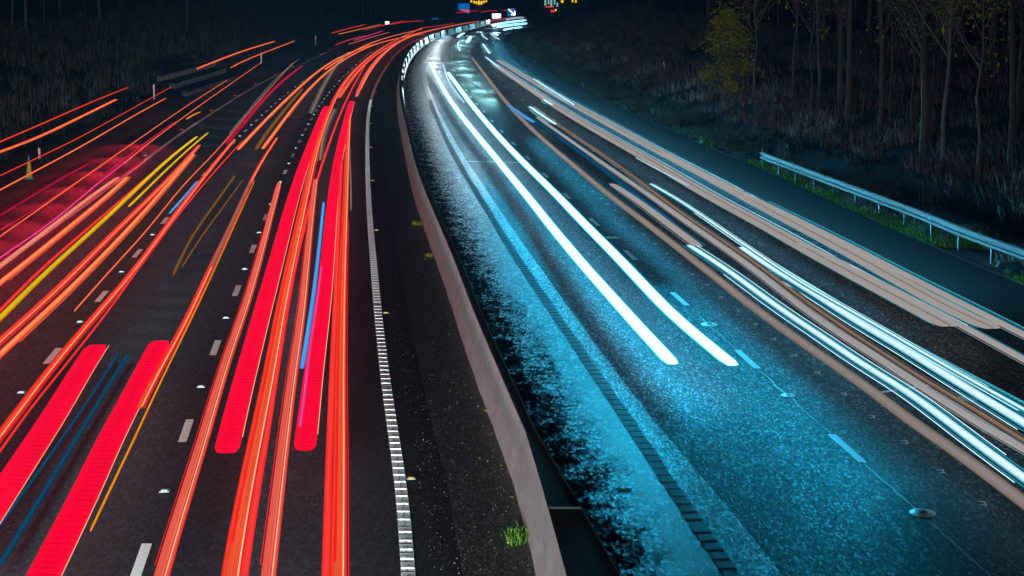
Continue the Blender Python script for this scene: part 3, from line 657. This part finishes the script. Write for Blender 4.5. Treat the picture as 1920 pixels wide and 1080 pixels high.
beams('R2', -1.9, 154, 420, 14, 900, (.35, .9, 1.0))
beams('R2', 2.0, 54, 330, 40, 70, (.10, .55, .95))
beams('R2', 2.4, 60, 300, 56, 1050, (.10, .60, .95), size=80, reach=16, side=11)      # spots added to light the verge, turned kerbward like dipped beams
beams('L2', 1.8, 10, 200, 64, 1000, WARM, 1, 70, 28)
beams('L1', 1.8, 12, 200, 64, 850, WARM, 1, 70, 28)
beams('L0', 1.9, 24, 240, 40, 750, (.95, .9, .9), 1, 70, 28)
beams('L0', -1.6, 40, 110, 14, 600, (1, .02, .06), -1, 90, 14)      # added red spots stand in for tail lamps reddening the hard shoulder
beams('L0', 1.0, 30, 240, 10, 260, (1, .72, .6), 1, 70, 20, side=-10)

# ------------------------------------------------------------ road studs
def make_stud(colmat):
    r = empty('road_stud', (0, 0, 0))
    m = MB(); m.box((0, 0, .012), (.13, .16, .012)); m.box((0, 0, .024), (.09, .10, .014)); m.build('casting', M['dull_steel'], r)
    m = MB(); m.box((0, -.056, .026), (.075, .012, .020)); m.build('reflector', colmat, r)
    return r
def retro(name, col, st):  # reflector lenses emit: the returned traffic light is put into their material
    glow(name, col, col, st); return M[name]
def copy_tree(o, parent=None):
    c = o.copy(); C.objects.link(c); c.parent = parent
    for ch in o.children: copy_tree(ch, c)
    return c
def studs(proto, pts, label, group, sc_=1.0):
    for i, p in enumerate(pts):
        o = proto if i == 0 else copy_tree(proto)
        o.location = (p[0], p[1], .012); o.scale = (sc_, sc_, sc_); tag(o, label, 'road stud', group)
def along(key, y0, y1, st, off=0):
    out = []; y = y0
    while y < y1: out.append((X(CV[key], y)+off, y)); y += st
    return out
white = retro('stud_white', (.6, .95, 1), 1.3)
studs(make_stud(white), along('L2', Y(312, 923), 250, 9), 'small white reflective road stud between the centre lane dashes', 'white studs along the centre lane dashes', 1.2)
studs(make_stud(white), along('L1', Y(42, 738), 250, 9), 'small white reflective road stud between the leftmost lane dashes', 'white studs along the leftmost lane dashes', 1.2)
studs(make_stud(retro('stud_amber', (1, .62, 0), 1.0)), along('L3', Y(777, 899), 260, 17.9, .19), 'small amber reflective stud on the gravel beside the ribbed edge line', 'amber studs beside the ribbed edge line', 1.1)
studs(make_stud(retro('stud_red', (1, .03, .05), 1.0)), along('L0', Y(276, 293), 270, 17.9, -.25), 'small red reflective stud beside the solid left edge line', 'red studs beside the solid left edge line', 1.5)
def make_oval():
    r = empty('road_stud', (0, 0, 0)); m = MB(); n = 20
    for i in range(n):
        a, b = 2*math.pi*i/n, 2*math.pi*(i+1)/n
        p = [(math.cos(t)*ra, math.sin(t)*ra*1.5, z) for t in (a, b) for ra, z in ((.20, 0), (.12, .02))]
        m.quad(p[0], p[2], p[3], p[1]); m.tri((0, 0, .022), p[1], p[3])
    m.build('seat_plate', M['white_plastic'], r)
    m = MB(); m.box((0, 0, .035), (.11, .16, .026)); m.build('casting', M['dull_steel'], r); return r
ov = make_oval()
for i, ((u, v), lb) in enumerate([((1730,963), 'large oval white stud plate on the joint line, nearest the camera'), ((1330,609), 'oval white stud plate near the end of the brilliant white trails'), ((1147,446), 'small oval white stud plate far up the lane dashes'), ((1478,742), 'worn pale stud plate midway along the joint line'), ((1815,748), 'pale stud plate under the copper trail')]):
    o = ov if i == 0 else copy_tree(ov); p = P(u, v); o.location = (p.x, p.y, .012); tag(o, lb, 'road stud', 'oval stud plates on the right carriageway'); 
    if i == 3: o.scale = (.7, .7, .7)

# ------------------------------------------------------------ guardrail on the right verge
gp = catmull([P(u, v, .6) for u, v in [(1427,291),(1538,333),(1627,366),(1730,405),(1798,433),(1867,459),(1920,478),(1990,505),(2060,532)]], 6)
gr = empty('guardrail', (gp[0].x, gp[0].y, 0)); tag(gr, 'galvanised steel crash barrier on posts along the right verge below the wood', 'guardrail')
gl = Vector(gr.location)
w_prof = [(0, .16, 0), (.045, .12, 0), (.045, .06, .2), (-.02, .02, .4), (-.02, -.02, .5), (.045, -.06, .7), (.045, -.12, .8), (0, -.16, 1), (-.006, -.16, 1), (.030, -.12, .8), (.030, -.065, .7), (-.032, -.02, .5), (-.032, .02, .4), (.030, .065, .2), (.030, .12, 0), (-.006, .16, 0)]
m = MB(); m.sweep(gp, w_prof); m.build('rail', M['steel'], gr, org=gl)
L_ = 0; nxt = .05; k = 0
for a, b in zip(gp[:-1], gp[1:]):
    s = (b-a).length
    while nxt < L_+s:
        q = a.lerp(b, (nxt-L_)/s); zz = gz(q.x, q.y)
        m = MB(); top = .92 if k == 0 else .66
        m.box((q.x+.08, q.y, (zz-.3+top)/2), (.05, .10, top-zz+.3)); m.box((q.x+.03, q.y, .6), (.06, .08, .18)); m.build('post', M['steel'] if k == 0 else M['dull_steel'], gr, org=gl)
        if k % 3 == 1:
            m = MB(); m.box((q.x-.035, q.y, .6), (.012, .09, .33)); m.box((q.x-.02, q.y+.3, .6), (.02, .12, .03)); m.build('joint_plate', M['black'], gr, org=gl)
        nxt += 3.2; k += 1
    L_ += s

# ------------------------------------------------------------ verge furniture on the left
def hit(u, v):
    """first point of the sight line on the ground"""
    a = P(u, v, 0); o = Vector((0, 0, CAMH)); d = a-o
    for i in range(200, 1001):
        q = o+d*(i/1000)
        if gz(q.x, q.y) >= q.z: return q
    return a
p = P(55, 337); cn = empty('traffic_cone', (p.x, p.y, .01)); tag(cn, 'yellow traffic cone with blue base and tip standing on the left verge', 'traffic cone')
m = MB(); m.box((0, 0, .03), (.36, .36, .06)); m.build('base', M['blue_plastic'], cn)
m = MB(); m.tube([(0, 0, .06), (0, 0, .72)], [.14, .06], 14); m.build('body', M['yellow_plastic'], cn, True)
m = MB(); m.tube([(0, 0, .72), (0, 0, 1.0)], [.058, .03], 12); m.build('tip', M['blue_plastic'], cn, True)
def post(u, v, h, lb):
    p = hit(u, v); r = empty('marker_post', p); tag(r, lb, 'marker post', 'marker posts along the left verge')
    m = MB(); m.box((0, 0, h/2), (.10, .05, h)); m.build('stake', M['white_plastic'], r)
    m = MB(); m.box((0, -.03, h*.72), (.08, .012, .22)); m.build('reflector', retro('post_reflector', (1, .25, .3), .7) if 'post_reflector' not in M else M['post_reflector'], r)
    m = MB(); m.box((0, 0, h+.02), (.13, .08, .05)); m.build('cap', M['blue_plastic'], r)
post(289, 187, 1.05, 'white marker post with blue cap, nearest on the left verge'); post(490, 120, 1.1, 'white marker post in front of the grey notched wall end'); post(592, 84, 1.2, 'red and white marker post farthest along the left verge'); post(74, 298, .5, 'short pale marker stub behind the yellow cone')
# crib retaining wall with dark notches
a, b = P(362, 181, 0), P(455, 148, 0); cr = empty('crib_wall', (a.x, a.y, 0)); tag(cr, 'low grey stepped retaining wall with rows of dark notches in the left bank', 'wall'); crl = Vector(cr.location)
d = b-a; dl = d.length; dn = d.normalized(); rz = math.atan2(dn.y, dn.x); nrm = Vector((-dn.y, dn.x, 0))
for row in range(3):
    m = MB(); o_ = nrm*(.6+row*.9); z = .25+row*.55
    for k_ in range(3):
        c = a+d*.5+o_; m.box((c.x, c.y, z+.10+k_*0.0), (dl, .5, .12), rz)
    n_ = int(dl/1.1)
    for i in range(n_):
        c = a+d*((i+.5)/n_)+o_; m.box((c.x, c.y, z-.12), (.45, .42, .30), rz)
    m.build('crib_course', M['verge'], cr, org=crl)
q = hit(362, 128); rl = empty('railing', q, rz-.2); tag(rl, 'small grey handrail with thin bars on the left bank above the notched wall', 'railing')
for s_ in range(2):
    m = MB(); z0 = 0
    m.tube([(0, s_*1.2, 1.1), (4.2, s_*1.2, .4)], [.03, .03], 5); m.tube([(0, s_*1.2, .55), (4.2, s_*1.2, -.15)], [.02, .02], 5); m.build('handrail', M['dull_steel'], rl)
for i in range(9):
    m = MB(); m.box((i*.5, 0, .5-i*.085), (.035, .035, 1.2)); m.build('bar', M['dull_steel'], rl)

# ------------------------------------------------------------ far signs, poles and building
def sign(name, u, v, Yd, wd, ht, mats, lb, cat, legs=True, extra=None):
    k = Yd/(math.cos(PITCH)+(540-v)/FPX*math.sin(PITCH)); x = (u-960)/FPX*k; z = CAMH+(-math.sin(PITCH)+(540-v)/FPX*math.cos(PITCH))*k
    r = empty(name, (x, Yd, 0)); tag(r, lb, cat)
    m = MB(); m.box((0, 0, z), (wd, .12, ht)); m.build('panel', mats, r)
    if legs:
        for s_ in (-1, 1):
            m = MB(); m.box((s_*wd*.32, .2, (z+ht/2)/2-.2), (.16, .16, z+ht/2-.2)); m.build('leg', M['dull_steel'], r)
    if extra: extra(r, z)
    return r
def ex1(r, z):
    m = MB(); m.box((.2, -.08, z-.3), (1.9, .02, .55)); m.build('red_band', M['sign_red'], r)
    m = MB(); m.box((-.3, -.08, z-1.1), (.35, .02, .5)); m.box((.1, -.08, z-1.3), (.5, .02, .2)); m.build('white_mark', M['sign_glow_white'], r)
sign('direction_sign', 870, 18, 520, 2.7, 2.9, M['sign_blue'], 'blue lit direction sign with a red band standing at the far bend', 'road sign', True, ex1)
def ex2(r, z):
    for i, (dx, dz, s_) in enumerate([(-1.9, .35, .5), (-1.2, .1, .7), (-.6, -.1, .9), (0, 0, 1.0), (.6, -.05, .9), (1.2, .2, .6), (1.8, .35, .4)]):
        m = MB(); m.box((dx, -.1, z+dz), (.42, .04, s_)); m.build('lamp_column', M['sign_amber'], r)
sign('matrix_sign', 898, 5, 540, 4.6, 1.7, M['black'], 'amber lit message sign above the far bend', 'road sign', True, ex2)
def ex3(r, z):
    m = MB(); m.tube([(-.7, -.1, z+.7), (.8, -.1, z-.6)], [.12, .12], 5); m.tube([(.8, -.1, z-.6), (.75, -.1, z+.3)], [.12, .12], 5); m.tube([(.8, -.1, z-.6), (-.1, -.1, z-.5)], [.12, .12], 5); m.build('arrow', M['sign_glow_white'], r)
sign('arrow_sign', 959, 23, 500, 1.8, 1.8, M['sign_blue'], 'blue sign with white arrow at the right of the far bend', 'road sign', True, ex3)
sign('small_sign', 816, 37, 470, 1.6, .9, M['sign_dim'], 'small dim blue green sign above the far barrier', 'road sign')
sign('small_sign', 726, 45, 420, .75, .95, M['sign_glow_white'], 'small white sign among the red trails on the far skyline bend', 'road sign')
sign('small_sign', 931, 30, 480, 1.9, 1.0, M['sign_glow_white'], 'pale lit sign just left of the blue arrow sign', 'road sign')
for u, h_, lb in ((686, 7, 'leftmost thin mast behind the far bend'), (699, 8, 'middle thin mast of three behind the far bend'), (710, 7.5, 'rightmost thin mast of three behind the far bend'), (588, 9, 'tall thin mast on the skyline above the third marker post')):
    q = P(u, 40, 0); q = Vector((q.x, 430, gz(q.x*430/q.y, 430))); q.x = (u-960)/FPX*435
    m = MB(); m.tube([(q.x, q.y, q.z-1), (q.x, q.y, q.z+h_)], [.09, .06], 6); o = m.build('mast', M['dull_steel'], org=q); tag(o, lb, 'mast')
q = hit(963, 68); m = MB(); m.tube([(q.x, q.y, q.z-.2), (q.x, q.y, q.z+1.2)], [.10, .10], 6); tag(m.build('bollard', M['black'], org=q), 'short dark post at the road edge on the far bend', 'post')
q = hit(1248, 135); r = empty('marker_post', q); tag(r, 'small white post leaning on the dark right bank', 'marker post')
m = MB(); m.tube([(0, 0, -.2), (-.12, 0, .55)], [.035, .03], 6); m.build('stake', M['white_plastic'], r); m = MB(); m.tube([(-.12, 0, .56), (-.16, 0, .75)], [.05, .05], 6); m.build('cap', M['white_plastic'], r)
bd = empty('roadside_building', (8.2, 556, 0)); tag(bd, 'far dark building with a few lit windows and red lights beside the wood edge', 'building')
m = MB(); m.box((5, 3, 2.6), (13, 6, 5.8)); m.build('wall', M['brick'], bd); m = MB(); m.box((5, 3, 5.7), (14, 7, .4)); m.build('roof', M['black'], bd)
def bw(u, v, wd, ht, mt):
    m = MB(); m.box(((u-960)/FPX*564-8.2, -.06, CAMH-(v+34)/FPX*556), (wd, .1, ht)); m.build('window', M[mt], bd)
for a_ in [(1021, 4, .45, 1.5, 'window_lit'), (1027, 3, .35, 1.2, 'window_lit'), (1032, 5, .5, 1.6, 'window_lit'), (1038, 3, .35, 1.3, 'window_lit'), (1043, 8, .4, 1.0, 'window_lit'), (1052, 2, .6, .6, 'sign_amber'), (1071, 1, .35, .7, 'sign_amber'), (1077, 2, .35, .6, 'sign_amber'), (1029, 12, 2.2, .25, 'sign_red'), (1034, 20, .9, .5, 'sign_red'), (1040, 18, .4, .5, 'sign_amber')]: bw(*a_)

# ------------------------------------------------------------ trees
def tree_parts(h, r0, seed, forks=5, leaves=120, leafsz=.09, lean=.3, low=.35):
    rnd = random.Random(seed); tm = MB(); tips = []
    bend = [Vector((rnd.uniform(-lean, lean)*k/6, rnd.uniform(-lean, lean)*k/6, h*k/6)) for k in range(7)]; bend[0] = Vector((0, 0, -.4))
    tm.tube(bend, [r0*1.25, r0, r0*.85, r0*.7, r0*.5, r0*.32, r0*.12], 8)
    for i in range(forks):
        k = rnd.uniform(low, .92); s = bend[0].lerp(bend[-1], 0); j = int(k*6); s = bend[j].lerp(bend[min(6, j+1)], k*6-j)
        a = rnd.uniform(0, 6.28); ln = h*rnd.uniform(.16, .34)*(1.25-k); up = rnd.uniform(.8, 1.7)
        pts = [s]; d = Vector((math.cos(a), math.sin(a), up)).normalized()
        for q in range(4):
            d = (d+Vector((rnd.uniform(-.2, .2), rnd.uniform(-.2, .2), rnd.uniform(-.05, .2)))).normalized(); pts.append(pts[-1]+d*ln/3)
        r_ = r0*(1-k)*.55+.015; tm.tube(pts, [r_, r_*.8, r_*.6, r_*.4, r_*.15], 5)
        for q in pts[1:]:
            for _ in range(3):
                e = q+Vector((rnd.uniform(-1, 1), rnd.uniform(-1, 1), rnd.uniform(-.2, 1)))*ln*.35; tm.tube([q, q.lerp(e, .5)+Vector((0, 0, .08)), e], [r_*.3, r_*.2, .006], 3); tips.append(e); tips.append(q)
    cm = MB()
    for i in range(leaves):
        c = rnd.choice(tips)+Vector((rnd.gauss(0, .3), rnd.gauss(0, .3), rnd.gauss(0, .3)))
        x = Vector((rnd.gauss(0, 1), rnd.gauss(0, 1), rnd.gauss(0, 1))).normalized(); y = x.orthogonal().normalized(); s = leafsz*rnd.uniform(.6, 1.5)
        cm.quad(c-x*s, c-y*s*.5, c+x*s, c+y*s*.5)
    return tm, cm
protos = []
def mesh_only(m, name, mat):
    o = m.build(name, mat, smooth=False); me = o.data; bpy.data.objects.remove(o); return me
for sd_, (h, r0, fk, lv) in enumerate([(13, .12, 26, 700), (12, .085, 24, 500), (14, .14, 28, 800), (10, .055, 20, 320), (11, .07, 22, 400)]):
    tm, cm = tree_parts(h, r0, sd_+11, fk, lv, .10, .45, .30)
    protos.append((mesh_only(tm, 'trunk', M['bark']), mesh_only(cm, 'crown', M['leaf_few'] if sd_ in (1, 3) else M['leaf_dark'])))
pale_trunk = []
for i in (1, 3):
    me = protos[i][0].copy(); me.materials.clear(); me.materials.append(M['pale_bark']); pale_trunk.append(me)
def tree(loc, k, rz, s, lb, group, pale=False, name='bare_tree', few=False):
    r = empty(name, loc, rz); r.scale = (s, s, s); tag(r, lb, 'tree', group)
    me = pale_trunk[0 if k == 1 else 1] if pale else protos[k][0]
    a = bpy.data.objects.new('trunk', me); C.objects.link(a); a.parent = r
    b = bpy.data.objects.new('crown', protos[k][1]); C.objects.link(b); b.parent = r
    return r
GR = 'bare trees in the dark wood on the right bank'
RT = [(1402,178,3,0,'slim trunk directly right of the yellow leaved bush'),(1415,178,3,1,'second slim trunk right of the yellow leaved bush'),(1488,176,1,0,'straight dark trunk well right of the yellow leaved bush'),(1519,214,3,0,'thin trunk left of the slanting one in the middle of the wood'),(1534,214,1,0,'slanting trunk in the middle of the wood'),(1575,210,0,0,'dark trunk left of the thicker reddish one in mid wood'),(1590,223,2,0,'thick reddish trunk in the middle of the wood'),(1649,258,0,0,'trunk midway between mid wood and the forked tree'),(1669,246,3,0,'leaning thin trunk left of the forked tree'),(1709,254,3,0,'thin trunk just left of the forked tree'),(1729,309,2,0,'tall pale reddish trunk above the guardrail middle, left of the straight thin one'),(1738,287,1,0,'second stem close behind the tall reddish trunk'),(1746,256,3,0,'far stem between the tall reddish trunk and the straight thin one'),(1768,314,1,1,'straight thin pale trunk right of the tall reddish trunk'),(1831,341,3,1,'short slender whitish sapling near the guardrail right part'),(1893,325,0,0,'big dark trunk close to the right edge'),(1906,250,1,0,'dark trunk behind the big one at the right edge')]
for i, (u, v, k, pl, lb) in enumerate(RT):
    tree(hit(u, v), k, i*1.7, 1.0 if k != 3 else .95, lb, GR, bool(pl) and k in (1, 3))
rnd = random.Random(5)
for i in range(190):
    y = rnd.uniform(85, 330) if i > 24 else rnd.uniform(80, 150); dx = rnd.uniform(17, 48)
    x = X(CV['RE'], y)+dx
    if (x/y)*FPX+960 > 2050 or (x/y)*FPX+960 < 1180: x = X(CV['RE'], y)+rnd.uniform(15, 26)
    tree((x, y, gz(x, y)-.1), rnd.choice([0, 1, 3, 3, 4, 4]), rnd.uniform(0, 6), rnd.uniform(.5, 1.1), 'thin dark tree deep inside the wood on the right bank', 'trees deep in the right wood')
for i in range(34):
    y = rnd.uniform(85, 420); x = X(CV['SH'], y)-rnd.uniform(11, 30)
    tree((x, y, gz(x, y)-.1), rnd.choice([0, 1, 2, 3, 4]), rnd.uniform(0, 6), rnd.uniform(.8, 1.2), 'dark tree barely visible on the left bank', 'dark trees on the left bank')
def leafy(name, loc, wd, ht, n, mat, lb, cat, seed, sz=.13, trunk=True, group=None):
    rnd = random.Random(seed); r = empty(name, loc); tag(r, lb, cat, group)
    tm = MB(); tm.tube([(0, 0, -.3), (.1, 0, ht*.3), (-.1, .1, ht*.6), (.1, 0, ht*.9)], [.13, .11, .07, .02], 7)
    cl = []
    for i in range(26):
        z = rnd.uniform(.12, 1)*ht; rr = wd/2*math.sin(min(1, (z/ht)*.85+.22)*math.pi)**.6 if z < ht else 0; a = rnd.uniform(0, 6.28); q = rr*rnd.uniform(.35, 1.0)
        c = Vector((math.cos(a)*q, math.sin(a)*q, z)); cl.append((c, rnd.uniform(.22, .5)*wd/3)); tm.tube([(0, 0, z*.6), c.lerp(Vector((0, 0, z*.7)), .4), c], [.04, .025, .01], 4)
    cm = MB()
    for i in range(n):
        c, s_ = rnd.choice(cl); p_ = c+Vector((rnd.gauss(0, s_), rnd.gauss(0, s_), rnd.gauss(0, s_*.8)))
        x = Vector((rnd.gauss(0, 1), rnd.gauss(0, 1), rnd.gauss(0, .7))).normalized(); y = x.orthogonal().normalized(); s = sz*rnd.uniform(.6, 1.4)
        cm.quad(p_-x*s, p_-y*s*.6, p_+x*s, p_+y*s*.6)
    tm.build('trunk', M['bark'], r); cm.build('crown', mat, r)
q = hit(1358, 196); M['leaf_bush'] = leafmat('fading_bush_leaf', (.05, .065, .015), (.34, .28, .03)); leafy('autumn_bush', q, 3.0, 5.8, 3300, M['leaf_bush'], 'yellow green leaved small tree glowing at the edge of the right wood', 'tree', 3, .10)
for i, (x, y, wd, ht) in enumerate([(-75, 620, 30, 16), (-45, 660, 26, 14), (-15, 700, 24, 13), (12, 690, 22, 15), (34, 560, 20, 15), (60, 520, 26, 16), (30, 480, 14, 11), (-60, 520, 22, 13)]):
    leafy('distant_tree', (x, y, gz(x, min(y, 669))-.5), wd, ht, 2600, M['leaf_dark'], 'dark distant tree on the skyline beyond the far bend', 'tree', 20+i, .8, group='distant skyline trees')

# ------------------------------------------------------------ grass, brambles, stones
def tufts(name, pts, mat, hgt, spread, blades, wd, droop=.5):
    m = MB(); rnd = random.Random(len(pts)*7+blades)
    for x, y, z, s in pts:
        for b in range(blades):
            a = rnd.uniform(0, 6.28); r0 = rnd.uniform(0, spread)*s; p0 = Vector((x+math.cos(a)*r0, y+math.sin(a)*r0, z-.03)); h = hgt*s*rnd.uniform(.45, 1.15)
            a2 = a+rnd.uniform(-.8, .8); o = Vector((math.cos(a2), math.sin(a2), 0))*h*droop*rnd.uniform(.3, 1.3); p1 = p0+o*.35+Vector((0, 0, h*.65)); p2 = p0+o+Vector((0, 0, h*rnd.uniform(.7, 1)))
            q = Vector((math.cos(a2+1.57), math.sin(a2+1.57), 0))*wd*s
            m.quad(p0-q, p0+q, p1+q*.7, p1-q*.7); m.tri(p1-q*.7, p1+q*.7, p2)
    o = m.build(name, mat); tag(o, kind='stuff'); return o
rnd = random.Random(9)
def scatter(n, key, d0, d1, y0, y1, side=1, dens=0.0, sc_=.3, bias=1.0, thr=-9, seed=0):
    out = []
    while len(out) < n:
        y = y0*(y1/y0)**(rnd.random()**bias); d = rnd.uniform(d0, d1); x = X(CV[key], y)+side*d
        if noise.noise(Vector((x*sc_, y*sc_*.5, seed))) < thr: continue
        out.append((x, y, gz(x, y), rnd.uniform(.7, 1.35)*(1+max(0, (y-100))/260)))
    return out
def lb(o, l, c): return tag(o, l, c)
lb(tufts('green_grass', scatter(1500, 'RE', .15, 1.9, 48, 112, thr=-.05), M['grass_green'], .24, .18, 10, .018, .8), 'bright green grass growing between the shoulder and the guardrail', 'grass')
lb(tufts('long_grass', scatter(1500, 'RE', .3, 4.0, 105, 340, thr=-.15), M['grass_teal'], .38, .3, 9, .03), 'long pale teal grass lining the far right road edge', 'grass')
lb(tufts('frosted_grass', scatter(1000, 'RE', .5, 3.4, 50, 300, thr=.04, seed=4), M['grass_pale'], .38, .22, 16, .016, .9), 'whitish clumps of dry frosted grass on the right verge', 'grass')
lb(tufts('verge_weeds', scatter(1100, 'RE', .6, 3.2, 48, 110, thr=-.2, seed=2), M['grass_teal'], .22, .2, 8, .014), 'dull green weeds around the guardrail posts', 'weeds')
lb(tufts('bramble', scatter(3600, 'RE', 3.6, 19, 52, 330, thr=-.25, seed=7), M['brush'], .75, .5, 9, .026, .9), 'brown bramble thicket covering the right bank', 'bramble')
lb(tufts('dry_stalks', scatter(500, 'RE', 3.2, 8, 52, 250, thr=.1, seed=8), M['grass_pale'], .6, .35, 7, .010, .8), 'pale dry stalks along the foot of the bramble bank', 'stalks')
lb(tufts('dry_grass', scatter(3400, 'SH', 3.7, 20, 60, 400, side=-1, thr=-.3, seed=3), M['dry_grass'], .8, .4, 9, .022), 'dry brown grass covering the left bank', 'grass')
M['leaf_tuft'] = leafmat('median_weed', (.04, .11, .012), (.12, .22, .03))
for (u, v, s, l_) in ((785, 421, 1.1, 'small patch of yellowish weeds against the barrier foot, farthest one'), (806, 481, .8, 'small patch of yellowish weeds against the barrier foot, middle one'), (975, 1012, 1.5, 'bright green grass tuft against the barrier foot near the bottom'), (917, 772, .35, 'tiny weed tuft at a joint of the barrier foot')):
    p = P(u, v); pts = [(p.x+rnd.gauss(0, .07)*s, p.y+rnd.gauss(0, .10)*s, .03, max(s, .5)*rnd.uniform(.7, 1.2)) for _ in range(26)]
    o = tufts('weed_tuft', pts, M['leaf_tuft'] if v > 900 else M['leaf_yellow'], .12, .10, 7, .008, .9); del o['kind']; tag(o, l_, 'weeds', 'weed tufts along the barrier')
def stones(name, n, fn, smin, smax, mat, l_):
    m = MB()
    for i in range(n):
        x, y, z = fn(); s = rnd.uniform(smin, smax)
        c = [Vector((x+rnd.uniform(-s, s), y+rnd.uniform(-s, s), z+abs(rnd.uniform(0, s)))) for _ in range(4)]
        m.tri(c[0], c[1], c[2]); m.tri(c[0], c[2], c[3]); m.tri(c[0], c[1], c[3]); m.tri(c[1], c[2], c[3])
    o = m.build(name, mat); tag(o, l_, 'gravel', kind='stuff')
def f_med():
    y = 24*(6**(rnd.random()**1.3)); a, b = X(CV['L3'], y)+.3, X(CV['BM'], y)-.25; return (a+(b-a)*rnd.random(), y, .008)
def f_dr():
    y = 24*(5**(rnd.random()**1.3)); a, b = X(CV['BM'], y)+.3, X(CV['RB'], y)-.1; return (a+(b-a)*rnd.random()**1.4, y, .010)
M['stone'] = simple('wet_stone', (.22, .21, .20), .3, 0, .6, 30, 0)
stones('loose_gravel', 3800, f_med, .006, .018, M['stone'], 'fine loose stones scattered over the dark central reserve')
stones('road_grit', 1500, f_dr, .006, .02, M['stone'], 'grit scattered over the wet strip beside the barrier')
def f_lf():
    y = 24*(5**(rnd.random()**1.3)); return (X(CV['BM'], y)-.3-abs(rnd.gauss(0, .35)), y, .012)
stones('fallen_leaves', 170, f_lf, .012, .03, leafmat('fallen_leaf', (.25, .14, .04), (.5, .34, .10)), 'fallen leaves along the foot of the barrier')

# ------------------------------------------------------------ night air: thin mist that blues the far bend
m = MB(); m.box((0, 1000, 12), (1900, 2100, 28)); hz = m.build('haze', simple('mist', (1, 1, 1))); tag(hz, kind='stuff')
mt = bpy.data.materials.new('night_mist'); mt.use_nodes = True; q_ = mt.node_tree; q_.nodes.remove(q_.nodes['Principled BSDF']); vv_ = q_.nodes.new('ShaderNodeVolumePrincipled')
vv_.inputs['Color'].default_value = (.12, .5, 1, 1); vv_.inputs['Density'].default_value = .00022; q_.links.new(vv_.outputs[0], q_.nodes['Material Output'].inputs['Volume'])
hz.data.materials.clear(); hz.data.materials.append(mt)
